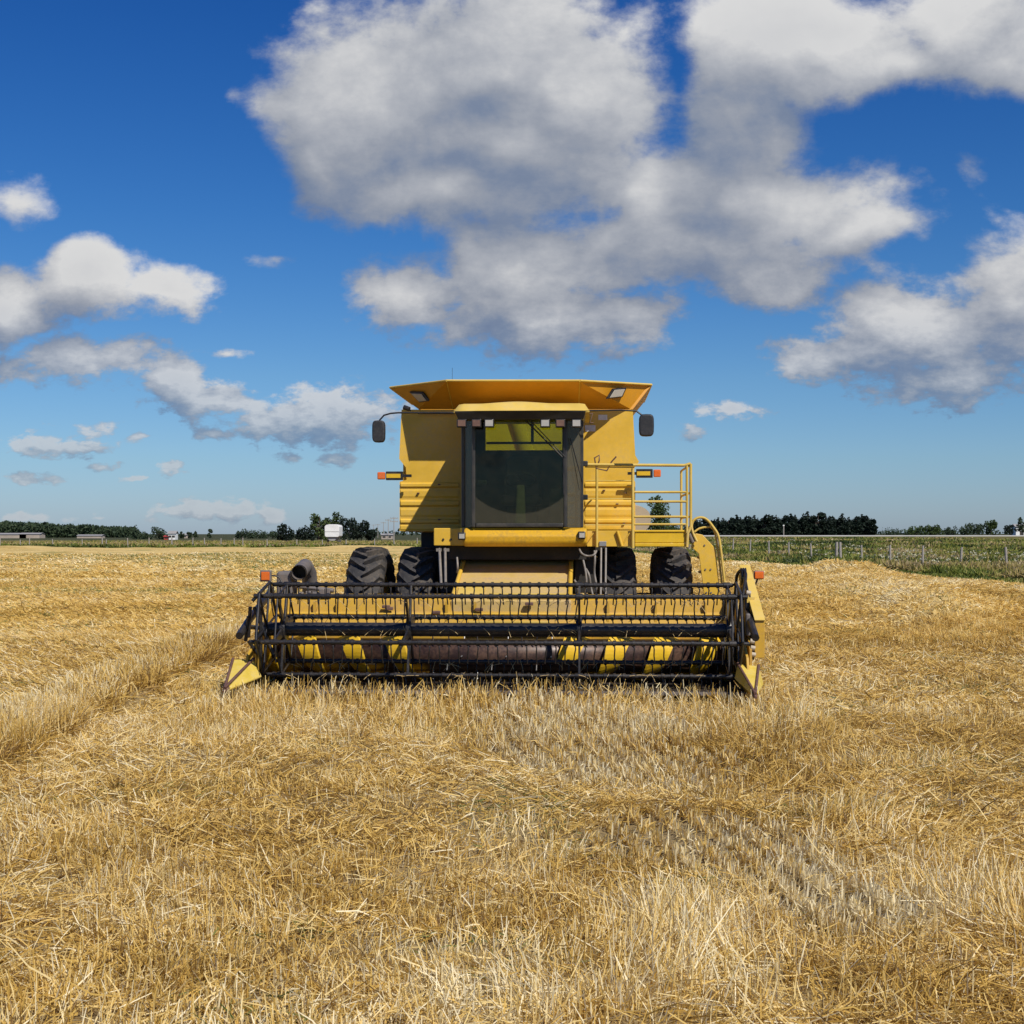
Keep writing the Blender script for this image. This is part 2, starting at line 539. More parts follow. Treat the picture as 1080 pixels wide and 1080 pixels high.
# axle and final drives
mb = MB()
mb.tube([(-2.15, 0, WR), (2.2, 0, WR)], 0.13, 14)
for s in (-1, 1):
    mb.box(s * 1.08 - 0.1, s * 1.08 + 0.1, -0.28, 0.28, WR - 0.15, 1.62)
    mb.lathe_x([(-0.1, 0.0), (-0.1, 0.24), (0.1, 0.24), (0.1, 0)], cx=s * 1.75, cy=0, cz=WR, n=20)
mb.build('front_axle', M['dark'], C, 0.015)
mb = MB()
mb.box(-1.1, 1.2, 3.82, 3.98, 0.52, 0.68)
mb.box(-0.12, 0.2, 3.7, 4.1, 0.6, 1.3)
mb.build('rear_axle', M['dark'], C, 0.015)

# ---------------------------------------------------------------- body and tank
YP = 0.35                                   # plane of the grain tank front
def poly_at(pts, yl): return [(at(px, py, yl)[0], at(px, py, yl)[2]) for px, py in pts]
out = poly_at([(423.5, 432), (421, 484), (428, 493), (429, 506), (421.5, 508), (421.5, 560),
               (670, 560), (670, 508), (668, 506), (668, 495), (674, 487), (670, 480), (667.5, 432)], YP)
def clip_x(poly, lim, keep_low):
    o_ = []
    for i in range(len(poly)):
        a, b = poly[i], poly[(i + 1) % len(poly)]
        ia, ib = (a[0] <= lim) == keep_low, (b[0] <= lim) == keep_low
        if ia: o_.append(a)
        if ia != ib:
            t = (lim - a[0]) / (b[0] - a[0]); o_.append((lim, a[1] + (b[1] - a[1]) * t))
    return o_
xw0, xw1 = X(508, YP), X(596, YP)
mb = MB()
mb.prism(clip_x(out, xw0, True), 'y', YP, YP + 0.05)
mb.prism(clip_x(out, xw1, False), 'y', YP, YP + 0.05)
mb.box(xw0 + .001, xw1 - .001, YP, YP + .05, Z(560, YP), Z(476, YP))
mb.box(xw0 + .001, xw1 - .001, YP, YP + .05, Z(444, YP), Z(432, YP))
mb.build('grain_tank_front', M['yellow'], C)
xl, xr = X(423, YP) + 0.02, X(668, YP) - 0.02
zt, zb = Z(432, YP), Z(560, YP)
# main body behind
mb = MB()
mb.box(xl, xl + .04, YP + 0.052, 2.7, 1.98, zt)
mb.box(xr - .04, xr, YP + 0.052, 2.7, 1.98, zt)
mb.box(xl + .042, xr - .042, 2.64, 2.698, 1.98, zt)
mb.box(xl + .042, xr - .042, YP + .06, 2.638, 1.98, 2.06)
mb.box(xl + 0.02, xr - 0.02, 2.7, 4.9, 1.9, 3.2)
mb.prism([(4.9, 1.9), (5.7, 1.75), (5.5, 2.6), (4.9, 3.2)], 'x', xl + 0.05, xr - 0.05)
mb.build('body', M['yellow'], C, 0.03)
mb = MB()
mb.prism([(0.6, 1.95), (5.2, 1.95), (5.5, 1.2), (4.4, 1.05), (3.0, 1.0), (0.6, 1.0)], 'x', -0.72, 0.80)
mb.build('threshing_housing', M['dark'], C, 0.02)
# louvred lower panels: shallow horizontal ribs left and right of the cab
mb = MB()
def rib_rows(mb, pxa, pxb):
    for y0, y1, d in ((508.5, 514.5, .022), (515.3, 525.5, .010), (527.0, 534.5, .022), (535.3, 545.5, .010), (547.0, 552.5, .022), (553.3, 559.5, .010)):
        a, b = X(pxa, YP), X(pxb, YP)
        z1, z0 = Z(y0, YP), Z(y1, YP)
        h = (z1 - z0)
        mb.prism([(YP - 0.001, z1), (YP - d, z1 - h * 0.25), (YP - d, z0 + h * 0.25), (YP - 0.001, z0)], 'x', a, b)
rib_rows(mb, 422.5, 484)
mb.build('lower_panel', M['yellow'], C, 0.004, 1)
mb = MB(); rib_rows(mb, 617, 669.0)
mb.build('lower_panel', M['yellow'], C, 0.004, 1)
# dark gaps under and door seams
mb = MB()
mb.box(xl + 0.25, xr - 0.2, 0.5, 2.6, 1.62, 1.975)
mb.build('chassis_frame', M['dark'], C, 0.01)

# grain tank extension: flared lip of facets
def ring(pts): return pts
yb, yt = YP, -0.42
bl = at(441.5, 431.5, yb); br = at(667.5, 431.5, yb)
f0 = at(478, 431.5, yb - 0.02); f1 = at(610, 431.5, yb - 0.02)
t0 = at(471, 402, yt); t1 = at(611.5, 402, yt)
c0 = at(411.5, 409.3, YP + 0.12); c1 = at(687, 406.3, YP + 0.12)
yk = 2.75
bot = [Vector(bl), Vector(f0), Vector(f1), Vector(br), Vector((br[0], yk, br[2])), Vector((bl[0], yk, bl[2]))]
top = [Vector(c0), Vector(t0), Vector(t1), Vector(c1), Vector((c1[0], yk + 0.35, c1[2])), Vector((c0[0], yk + 0.35, c0[2]))]
mb = MB()
n = 6
cen = Vector((0.1, 1.4, 0))
def inset(p, d):
    q = Vector((cen.x - p.x, cen.y - p.y, 0)).normalized() * d
    return p + q
ib = [inset(p, 0.03) for p in bot]; it = [inset(p, 0.03) for p in top]
vs = bot + top + ib + it
fs = []
for i in range(n):
    j = (i + 1) % n
    fs += [(i, j, n + j, n + i), (2 * n + j, 2 * n + i, 3 * n + i, 3 * n + j), (n + i, n + j, 3 * n + j, 3 * n + i), (i, 2 * n + i, 2 * n + j, j)]
mb.add(vs, fs)
ext = mb.build('grain_tank_extension', M['yellow_lip_shade'], C)
# folded rim and seams
mb = MB()
for i in range(n):
    j = (i + 1) % n
    mb.tube([top[i] + Vector((0, 0, 0.008)), top[j] + Vector((0, 0, 0.008))], 0.017, 6)
mb.build('rim_fold', M['yellow_faded'], ext)
# corner lobe thickness seen at the ends
mb = MB()
for a_, b_ in ((t0, f0), (t1, f1)):
    mb.tube([Vector(a_) + Vector((0, -.012, 0)), Vector(b_) + Vector((0, -.012, 0))], 0.008, 5)
build_each(mb, 'seam', M['yellow'], ext)

def on_face(px, py, A, B, Cc):
    """point of the plane A B C seen at that photo point"""
    n_ = (Vector(B) - Vector(A)).cross(Vector(Cc) - Vector(A))
    p1 = Vector(at(px, py, -2.0)); p2 = Vector(at(px, py, 2.0))
    t = (Vector(A) - p1).dot(n_) / (p2 - p1).dot(n_)
    return p1 + (p2 - p1) * t, n_.normalized()
for quad, tri in ((((433, 412), (447, 412.5), (454, 422), (444, 423.5)), (c0, t0, bl)), (((645, 409.5), (659.5, 408.5), (655, 418.5), (638, 420.5)), (c1, t1, br))):
    pts, nn = [], None
    for q in quad:
        p, nn = on_face(*q, *tri); pts.append(p)
    if nn.y > 0: nn = -nn
    cpt = sum(pts, Vector()) / 4
    fr = MB(); fr.plate([p + nn * 0.004 for p in pts], 0.035, nn)
    l = fr.build('work_lamp', M['black'], C, 0.012)
    g = MB(); g.plate([cpt + (p - cpt) * 0.76 + nn * 0.040 for p in pts], 0.008, nn)
    g.build('lens', M['lens'], l, 0.004)
# stays under the lip
mb = MB()
mb.tube([at(441, 436, YP - .1), at(600, 436, YP - .1)], 0.012, 6)
mb.build('tank_stay', M['greymetal'], C)
mb = MB(); mb.tube([at(477, 402, -0.3), at(477, 388, -0.3)], 0.0025, 5); mb.build('antenna', M['black'], C)

# labels on the right panel (plain weathered plates)
for a, b, c_, d in ((631, 437.5, 640.5, 443), (617, 448.5, 628, 455)):
    p, q = at(a, b, YP), at(c_, d, YP)
    mb = MB(); mb.box(p[0], q[0], YP - 0.006, YP - 0.001, q[2], p[2]); mb.build('sticker', M['white'], C)
# handle + small fittings on right panel
mb = MB()
mb.tube([at(629, 495, -.1), at(627, 483, -.1), at(632, 480, -.1), at(632, 486, -.1), at(629, 494, -.1), at(640, 496.5, -.1), at(645, 487, -.1), at(650, 481.5, -.1)], 0.012, 6)
mb.tube([at(619, 437, 0.1), at(625, 436, 0.1), at(622, 446, 0.1), at(626, 446, 0.1)], 0.01, 6)
build_each(mb, 'grab_handle', M['rustbrown'], C)
mb = MB()
for px, py in ((660, 520), (651, 531.5), (658, 552.5), (463, 511), (463, 548), (441, 520), (637, 517)):
    x, _, z = at(px, py, YP - .04)
    mb.box(x - .018, x + .018, YP - .045, YP - .012, z - .008, z + .008)
build_each(mb, 'panel_latch', M['rustbrown'], C, 0.004)

# ---------------------------------------------------------------- cab
YW = -1.45                                   # windscreen plane
cw = [(x_, y_) for x_, y_ in ((487, -1.2), (499.5, YW), (596.5, YW), (615, -1.2))]
cx = [X(px, y_) for px, y_ in cw]
zb_, zt_ = Z(556, YW), Z(436, YW)
cyb = -0.05
# pillars
mb = MB()
def post(mb, x, y, z0, z1, wx, wy): mb.box(x - wx / 2, x + wx / 2, y - wy / 2, y + wy / 2, z0, z1)
post(mb, cx[0] + .02, -1.18, zb_, zt_, .05, .07)
post(mb, cx[3] - .02, -1.18, zb_, zt_, .05, .07)
post(mb, cx[1], YW, zb_, zt_, .045, .035)
post(mb, cx[2], YW, zb_, zt_, .045, .035)
post(mb, cx[0] + .03, cyb, zb_, zt_, .06, .09)
post(mb, cx[3] - .03, cyb, zb_, zt_, .06, .09)
mb.box(cx[1] + .03, cx[2] - .03, YW - .012, YW + .02, zb_, zb_ + .05)
mb.box(cx[1] + .03, cx[2] - .03, YW - .012, YW + .02, zt_ - .09, zt_)
build_each(mb, 'cab_post', M['pillar'], C, 0.01)
# left broad pillar skin (side glass is dark and reflects the sky)
M['glass'] = glass_mat('cab_glass', (0.60, 0.66, 0.48), ((cx[1] + cx[2]) / 2 + .0, zb_ + 1.04, 0.86, 0.86, 0.13))
M['glass_side'] = glass_mat('side_glass', (0.45, 0.48, 0.40), (0, -5, .5, .5, 0.30), 0.3)
mb = MB(); mb.box(cx[1] + .022, cx[2] - .022, YW - .006, YW, zb_ + .05, zt_ - .09); mb.build('windscreen', M['glass'], C)
for a, b in ((0, 1), (3, 2)):
    mb = MB()
    pa = Vector((cx[a] + (.03 if a == 0 else -.03), -1.2, zb_)); pb = Vector((cx[b] + (-.02 if b == 1 else .02), YW + .005, zb_))
    nrm = Vector((pb.y - pa.y, pa.x - pb.x, 0)).normalized()
    if nrm.y > 0: nrm = -nrm
    mb.plate([pa, pb, pb + Vector((0, 0, zt_ - zb_)), pa + Vector((0, 0, zt_ - zb_))], .006, nrm)
    mb.build('corner_glass', M['glass_side'], C)
for xx in (cx[0], cx[3] - .006):
    mb = MB(); mb.box(xx, xx + .006, -1.14, cyb - .05, zb_ + .1, zt_ - .05); mb.build('side_window', M['glass_side'], C)
# cab floor, rear wall and headliner
mb = MB()
mb.box(cx[0] + .02, cx[3] - .02, YW + .08, cyb + .04, zb_ - .10, zb_ - .01)
mb.box(cx[0] + .03, cx[3] - .03, cyb - .02, cyb + .04, zb_, Z(475, cyb))
mb.box(cx[0] + .03, X(512, cyb), cyb - .02, cyb + .04, Z(475, cyb), zt_)
mb.box(X(593, cyb), cx[3] - .03, cyb - .02, cyb + .04, Z(475, cyb), zt_)
mb.build('cab_rear_wall', M['dark'], C)
# light green lining panel high in the rear of the cab
m_, N_ = new_mat('green_yellow_lining')
p_ = N_.node('ShaderNodeBsdfPrincipled'); tc_ = N_.node('ShaderNodeTexCoord').outputs['Object']
N_.put(p_.inputs['Base Color'], N_.mix(N_.maprange(N_.noise(tc_, 5, 3), .4, .6), (0.80, 0.80, 0.05), (0.88, 0.88, 0.12)))
p_.inputs['Roughness'].default_value = .5
N_.t.links.new(p_.outputs[0], N_.node('ShaderNodeOutputMaterial').inputs[0])
M['lining'] = m_
mb = MB()
mb.box(X(513, cyb), X(592, cyb), cyb - .03, cyb, Z(468.5, cyb), Z(466, cyb))
mb.box(X(560, cyb), X(563, cyb), cyb - .03, cyb, Z(466, cyb), zt_ - .02)
mb.build('window_frame', M['dark'], C)
mb = MB(); mb.box(X(512, cyb), X(593, cyb), cyb + .0, cyb + .006, Z(475, cyb), zt_ - .02); mb.build('rear_window', glass_mat('green_glass', (.80, .90, .42), None, .2), C)
mb = MB(); mb.tube([(.35, 2.3, 2.1), (-.15, 1.9, 3.75)], .14, 16); mb.build('tank_auger', M['yellow'], C)
# seat
mb = MB()
sx = (cx[1] + cx[2]) / 2
mb.hexa([(sx - .27, -.95, zb_ + .30), (sx + .27, -.95, zb_ + .30), (sx + .27, -.42, zb_ + .30), (sx - .27, -.42, zb_ + .30),
         (sx - .27, -.95, zb_ + .44), (sx + .27, -.95, zb_ + .44), (sx + .27, -.42, zb_ + .42), (sx - .27, -.42, zb_ + .42)])
mb.hexa([(sx - .26, -.52, zb_ + .42), (sx + .26, -.52, zb_ + .42), (sx + .26, -.40, zb_ + .42), (sx - .26, -.40, zb_ + .42),
         (sx - .22, -.40, zb_ + .98), (sx + .22, -.40, zb_ + .98), (sx + .22, -.28, zb_ + .98), (sx - .22, -.28, zb_ + .98)])
mb.box(sx - .2, sx + .2, -.85, -.5, zb_ - .0, zb_ + .29)
mb.build('seat', M['seat'], C, 0.04, 3)
# steering column and wheel
mb = MB()
cxs = X(548.5, -1.3)
mb.hexa([(cxs - .07, -1.22, zb_), (cxs + .07, -1.22, zb_), (cxs + .07, -1.08, zb_), (cxs - .07, -1.08, zb_),
         (cxs - .05, -1.15, zb_ + .56), (cxs + .05, -1.15, zb_ + .56), (cxs + .05, -1.05, zb_ + .56), (cxs - .05, -1.05, zb_ + .56)])
col_ = mb.build('steering_column', M['hose'], C, 0.015)
mb = MB()
ctr = Vector((cxs, -1.06, zb_ + .63)); ax = Vector((0, .45, .89)).normalized()
u_ = Vector((1, 0, 0)); v_ = ax.cross(u_)
ringp = [ctr + (u_ * math.cos(a) + v_ * math.sin(a)) * .20 for a in [2 * math.pi * i / 28 for i in range(29)]]
mb.tube(ringp, .016, 8, caps=False)
for a in (0.2, 2.3, 4.4):
    mb.tube([ctr, ctr + (u_ * math.cos(a) + v_ * math.sin(a)) * .2], .011, 6)
mb.build('steering_wheel', M['plastic'], C)
# side console, monitor
mb = MB(); mb.box(cx[2] - .22, cx[2] - .04, -1.1, -.45, zb_, zb_ + .52); mb.box(cx[1] + .04, cx[1] + .16, -1.3, -1.2, zb_ + .55, zb_ + .62)
build_each(mb, 'console', M['plastic'], C, .02)
# cab roof: rounded cap with a crown in the middle
YR = -1.75
z0r, z1r = Z(433, YR), Z(424, YR)
rx0, rx1 = X(478, YR), X(622, YR)
nx, ny = 28, 16
mb = MB()
vs, fs = [], []
def roof_pt(i, j):
    s, t = i / nx, j / ny
    x = lerp(rx0, rx1, s); y = lerp(YR, 0.02, t)
    e = min(1, min(s, 1 - s) / 0.06) ; e2 = min(1, t / 0.10, )
    rnd = (1 - (1 - e) ** 2) ** .5 * (1 - (1 - e2) ** 2) ** .5
    crown = 0.04 * max(0, 1 - ((s - .46) / .27) ** 2) ** 1.5 * min(1, t * 5)
    z = z0r + (z1r - z0r) * rnd + crown
    if s in (0, 1): pass
    return (x, y + (0.05 * (abs(s - .5) * 2) ** 3 if t < .12 else 0), z)
vs = [roof_pt(i, j) for i in range(nx + 1) for j in range(ny + 1)]
fs = [(i * (ny + 1) + j, (i + 1) * (ny + 1) + j, (i + 1) * (ny + 1) + j + 1, i * (ny + 1) + j + 1) for i in range(nx) for j in range(ny)]
mb.add(vs, fs, True)
mb.box(rx0 + .003, rx1 - .003, YR + .052, .01, z0r - .02, z0r + .002)
roof = mb.build('cab_roof', M['yellow_faded'], C)
# visor under the roof
mb = MB()
mb.hexa([(rx0 + .06, YR + .08, Z(442, YR)), (rx1 - .08, YR + .08, Z(442, YR)), (cx[3], .1, zt_ - .02), (cx[0], .1, zt_ - .02),
         (rx0 + .01, YR + .02, z0r - .005), (rx1 - .05, YR + .02, z0r - .005), (rx1 - .05, .15, z0r - .005), (rx0 + .02, .15, z0r - .005)])
mb.build('cab_visor', M['plastic'], C, .012)
for px, lens in ((487, 'dim'), (502.5, 'dim'), (516, 'white'), (575, 'white'), (591, 'dim'), (608, 'white')):
    x, y, z = at(px, 446.5, YR + .1)
    mb = MB()
    hw, hh = .062, .052
    mb.box(x - hw, x + hw, y - .03, y + .07, z - hh, z + hh)
    mb.tube([(x, y + .02, z + hh - .01), (x, y + .02, z + hh + .045)], .012, 6)
    l = mb.build('work_light', M['black'], C, .014)
    mb = MB(); mb.box(x - hw + .012, x + hw - .012, y - .038, y - .031, z - hh + .012, z + hh - .012)
    mb.build('lens', M['lens'] if lens == 'white' else M['rustbrown'], l, .003)
# wipers
mb = MB()
mb.tube([at(554, 443, YW - .05), at(593, 482, YW - .04)], .011, 6)
mb.tube([at(558, 442, YW - .07), at(596, 482, YW - .05)], .007, 6)
mb.tube([at(594.5, 452, YW - .03), at(594.5, 522, YW - .03)], .012, 5)
mb.build('wiper', M['black'], C)
mb = MB()
mb.tube([at(601.5, 462, -1.42), at(614.5, 510, -1.30)], .007, 5)
mb.build('corner_wiper', M['black'], C)
# grab irons and hinges on the cab edge
mb = MB()
for py in (489, 524.5):
    x, y, z = at(616, py, -1.15)
    mb.box(x - .02, x + .05, y - .05, y + .04, z - .035, z + .035)
build_each(mb, 'door_hinge', M['black'], C, .01)

# mirrors
def mirror(cxp, cyp, w, h, path, yl):
    x, y, z = at(cxp, cyp, yl)
    mb = MB()
    pl = []
    for k in range(20):
        a = 2 * math.pi * k / 20
        ca, sa = math.cos(a), math.sin(a)
        pl.append((x + w / 2 * math.copysign(abs(ca) ** .5, ca), z + h / 2 * math.copysign(abs(sa) ** .45, sa)))
    mb.prism(pl, 'y', y - .03, y + .07)
    m = mb.build('mirror', M['plastic'], C, .02, 3)
    mb = MB(); mb.prism([(x + (px_ - x) * .86, z + (pz_ - z) * .88) for px_, pz_ in pl], 'y', y + .072, y + .076)
    mb.build('mirror_glass', M['steel'], m)
    mb = MB(); mb.tube(path, .011, 8)
    mb.build('mirror_arm', M['black'], m)
ym = -1.45
mirror(399.3, 455, .17, .29, [at(398, 452, ym), at(400.5, 443, ym), at(405, 438, ym), at(412, 436, ym), at(420, 435.3, ym), at(484, 435.3, ym)], ym)
mirror(681.8, 448.5, .195, .29, [at(682, 449, ym), at(680, 442, ym), at(676, 437, ym), at(671, 433.5, ym), at(655, 432.6, ym), at(616, 433.2, ym)], ym)
# little lamp under the left lip
mb = MB()
x, y, z = at(429, 429.5, -.2)
mb.tube([(x - .04, y, z), (x + .04, y - .02, z - .03)], .035, 10)
mb.tube([(x, y, z), at(433, 433, -.1)], .012, 6)
mb.build('rear_view_lamp', M['black'], C)

# position lamps with striped boards
def marker(px_l, px_r, pyc, lamp_left, yl):
    a, b = X(px_l, yl), X(px_r, yl)
    z = Z(pyc, yl)
    L_ = b - a
    lx0, lx1 = (a, a + L_ * .30) if lamp_left else (b - L_ * .30, b)
    bx0, bx1 = (lx1 + .01, b) if lamp_left else (a, lx0 - .01)
    mb = MB(); mb.box(bx0, bx1, yl, yl + .05, z - .062, z + .062)
    bd = mb.build('marker_board', M['black'], C, .006)
    mb = MB(); mb.box(bx0 + .01, bx1 - .035, yl - .005, yl - .001, z - .030, z + .028)
    mb.build('yellow_stripe', M['yellow_clean'], bd)
    mb = MB(); mb.box(lx0, lx1, yl - .02, yl + .06, z - .052, z + .052)
    mb.build('orange_lamp', M['orange'], bd, .015, 3)
    mb = MB()
    e = bx1 if lamp_left else bx0
    s = 1 if lamp_left else -1
    mb.box(min(e, e + s * .12), max(e, e + s * .12), yl + .01, yl + .04, z - .02, z + .02)
    mb.build('marker_bracket', M['black'], bd)
marker(398, 425, 501.5, True, .12)
marker(671, 697, 499.5, False, .12)

# cab base beam
mb = MB()
yb0 = -1.42
zt1, zb1 = Z(557, yb0), Z(576.5, yb0)
xa, xb = X(489, yb0), X(619, yb0)
mb.prism([(yb0, zt1 - .02), (yb0 - .07, zt1 - .10), (yb0 - .06, zb1 + .05), (yb0, zb1), (-.1, zb1), (-.1, zt1 - .06), (yb0 + .05, zt1)], 'x', xa, xb)
mb.build('cab_base', M['base'], C, .03, 4)
mb = MB()
p, q = at(457.5, 557, -1.05), at(489, 575.5, -1.05)
mb.box(p[0], q[0] + .0, -1.05, -.2, q[2], p[2])
br_ = mb.build('side_bracket', M['yellow'], C, .01)
mb = MB()
for px in (467.5, 475.5):
    x, y, z = at(px, 569, -1.05); mb.tube([(x, y - .012, z), (x, y, z)], .016, 8)
build_each(mb, 'bolt', M['black'], br_)
for px, py in ((487, 565.5), (613.5, 564.5)):
    x, y, z = at(px, py, -1.5)
    mb = MB(); mb.box(x - .05, x + .05, y - .03, y + .07, z - .05, z + .05)
    l = mb.build('beam_lamp', M['black'], C, .015)
    mb = MB(); mb.box(x - .03, x + .04, y - .04, y - .031, z - .03, z + .03); mb.build('lens', M['lens'], l)

# underside gear between the wheels
mb = MB()
mb.box(-1.02, -.74, -.72, .3, 1.15, 1.93)
mb.box(.80, 1.08, -.72, .3, 1.15, 1.93)
mb.box(-.9, 1.0, -.9, .3, 1.60, 1.80)
build_each(mb, 'undercab_frame', M['dark'], C, .01)

# ---------------------------------------------------------------- feeder house
mb = MB()
fx0, fx1 = X(479, -1.9), X(603, -1.9)
yA, yB = -.1, -2.35
mb.hexa([(fx0, yB, .42), (fx1, yB, .42), (fx1, yA, .95), (fx0, yA, .95),
         (fx0, yB, 1.12), (fx1, yB, 1.12), (fx1, yA, 1.72), (fx0, yA, 1.72)])
fh = mb.build('feeder_house', M['yellow_dusty'], C, .015)
mb = MB()
sl = (1.72 - 1.12) / (yA - yB)
def fz(y): return 1.12 + (y - yB) * sl
mb.plate([(fx0 + .06, -2.2, fz(-2.2) + .003), (fx0 + .40, -2.2, fz(-2.2) + .003), (fx0 + .40, -1.85, fz(-1.85) + .003), (fx0 + .06, -1.85, fz(-1.85) + .003)], .02, (0, -sl, 1))
mb.plate([(fx0 + .46, -2.3, fz(-2.3) + .003), (fx1 - .06, -2.3, fz(-2.3) + .003), (fx1 - .06, -2.15, fz(-2.15) + .003), (fx0 + .46, -2.15, fz(-2.15) + .003)], .03, (0, -sl, 1))
build_each(mb, 'cover_plate', M['yellow_faded'], fh, .005)
mb = MB()
for x in (fx0 + .02, fx1 - .02):
    mb.tube([(x, -.6, fz(-.6) + .03), (x, -2.3, fz(-2.3) + .03)], .03, 6)
build_each(mb, 'edge_rail', M['yellow'], fh)
# lift rams, rods and hoses
mb = MB()
for px in (464.5, 470.5):
    mb.tube([at(px - 1, 579, -1.2), at(px + 1 - (1.5 if px > 468 else 0), 620, -1.9)], .018, 8)
for px in (463, 471):
    a, b, c_ = at(px, 580, -1.22); mb.box(a - .035, a + .035, b - .03, b + .03, c_ - .02, c_ + .02)
for px in (634, 639):
    mb.tube([at(px, 578, -1.25), at(px - .5, 632, -1.6)], .014, 6)
build_each(mb, 'lift_rod', M['hose'], C)
for pth in ([(611, 579), (613, 584), (619, 587), (627, 586), (629, 581)], [(627, 581), (628, 590), (626, 604), (630, 618), (628, 628)],
            [(618, 600), (622, 606), (623, 620), (626, 630)], [(482, 588), (483, 598), (482, 604)], [(606, 612), (611, 620), (609, 632)], [(615, 590), (620, 612), (616, 632)]):
    mb = MB()
    P_ = [Vector(at(a, b, -1.4 - .1 * (i % 2))) for i, (a, b) in enumerate(pth)]
    Q_ = []
    for i in range(len(P_) - 1):
        for t in (0, .33, .66): Q_.append(P_[i].lerp(P_[i + 1], t))
    Q_.append(P_[-1])
    for _ in range(3):
        Q_ = [Q_[0]] + [(Q_[i - 1] + Q_[i] * 2 + Q_[i + 1]) / 4 for i in range(1, len(Q_) - 1)] + [Q_[-1]]
    mb.tube(Q_, .014, 7)
    mb.build('hydraulic_hose', M['hose'], C)

# ---------------------------------------------------------------- platform, railing, ladder on the right
YD = -1.0
mb = MB()
a, b = at(619, 560, YD), at(669, 576.5, YD)
mb.box(a[0] + .0, b[0], YD, YD + .05, b[2], a[2])
mb.box(a[0], b[0], YD + .052, .3, a[2] - .05, a[2])
pf = mb.build('platform', M['yellow'], C, .006)
mb = MB()
a, b = at(669.5, 559, YD), at(724, 576.5, YD)
mb.box(a[0], b[0], YD - .02, YD + .10, b[2] + .05, a[2] - .03)
mb.box(a[0] - .01, b[0] + .0, YD - .035, .6, a[2] - .028, a[2])
mb.box(a[0], b[0] - .01, YD - .03, YD + .02, b[2], b[2] + .045)
mb.build('platform_edge', M['yellow_clean'], pf, .008)
for pxs in ((653, 664), (613, 626)):
    mb = MB()
    p1, p2, p3 = at(pxs[0] - 2, 560, YD - .03), at(pxs[0] + 3, 576, YD - .03), at(pxs[1], 562, YD - .03)
    mb.tube([p1, p2], .022, 5); mb.tube([p2, p3], .009, 5)
    mb.build('brace', M['yellow'], pf)
mb = MB(); a, b = at(632, 571, YD), at(639.5, 576, YD); mb.box(a[0], b[0], YD - .02, YD - .002, b[2], a[2]); mb.build('reflector', M['steel'], pf, .003)

YRl = -1.05
r = .016
def pt(px, py, yl=YRl): return at(px, py, yl)
mb = MB()
mb.tube([pt(617, 490), pt(672, 490.5), pt(722, 490.8)], .020, 8)
mb.tube([pt(617, 492.5, -1.02), pt(669, 493, -1.02)], .009, 6)
for py in (519, 529, 545, 553):
    mb.tube([pt(669, py), pt(725, py)], r if py != 553 else .014, 8)
for py in (507, 526, 553.5):
    mb.tube([pt(617, py), pt(667, py)], .009, 6)
rl = mb.build('railing', M['yellow_faded'], C)
for px, y0, y1, rr in ((629.5, 495, 577, .018), (667.5, 494, 578, .021), (724.5, 489, 562, .017), (728.5, 489, 556, .019)):
    mb = MB(); mb.tube([pt(px, y0), pt(px, y1)], rr, 8); mb.build('rail_post', M['yellow_faded'], rl)
mb = MB(); mb.tube([pt(728.5, 556), pt(725.5, 562), pt(724.5, 577)], .02, 8); mb.tube([pt(722, 490.8), pt(728.5, 489)], .02, 8)
# railing returns along the outer side of the deck
xo = pt(727, 500)[0]
zz = [pt(727, q)[2] for q in (491, 520, 545)]
for z in zz: mb.tube([(xo, YRl, z), (xo, .55, z)], .015, 6)
mb.tube([(xo, .55, zz[0]), (xo, .55, pt(727, 565)[2])], .018, 8)
mb.build('side_rail', M['yellow_faded'], rl)

YL = -.95
mb = MB()
lad = [(731, 562), (741, 564), (755, 579), (758.5, 618), (762, 660), (747, 660), (741.5, 618), (737, 584), (729, 577)]
mb.prism([(at(a, b, YL)[0], at(a, b, YL)[2]) for a, b in lad], 'y', YL, YL + .035)
ld = mb.build('ladder', M['yellow'], C, .006)
mb = MB()
mb.prism([(at(a, b, YL + .5)[0], at(a, b, YL + .5)[2]) for a, b in lad], 'y', YL + .5, YL + .535)
mb.build('side_plate', M['yellow'], ld, .006)
for k, py in enumerate((588, 604, 620, 636, 652)):
    p_, q_ = at(738 + k * 1.6, py, YL), at(756 + k * 1.2, py, YL)
    mb = MB(); mb.box(p_[0], q_[0], YL + .037, YL + .498, p_[2] - .015, p_[2] + .015); mb.build('step', M['yellow'], ld)
mb = MB()
for px, py in ((743, 575), (744, 600.5), (749.5, 600.5), (745, 625), (750, 625)):
    x, y, z = at(px, py, YL); mb.tube([(x, y - .012, z), (x, y, z)], .012, 8)
build_each(mb, 'bolt', M['greymetal'], ld)
mb = MB(); mb.tube([at(731, 572, YL - .03), at(727, 563, YL - .03)], .035, 8); x, y, z = at(725.5, 576, YD); mb.tube([(x, y - .05, z), (x, y + .06, z)], .03, 10); mb.build('pivot', M['greymetal'], ld)
def smooth_path(P, it=3, sub=4):
    P = [Vector(p) for p in P]
    Q = []
    for i in range(len(P) - 1):
        for t in range(sub): Q.append(P[i].lerp(P[i + 1], t / sub))
    Q.append(P[-1])
    for _ in range(it):
        Q = [Q[0]] + [(Q[i - 1] + Q[i] * 2 + Q[i + 1]) / 4 for i in range(1, len(Q) - 1)] + [Q[-1]]
    return Q
mb = MB()
mb.tube(smooth_path([at(a, b, YL - .06) for a, b in ((735, 571), (731, 563), (729, 555), (731, 548.5), (737, 545.5), (743, 546), (748, 550), (753, 557), (758, 564), (761, 585), (764.5, 617))]), .017, 8)
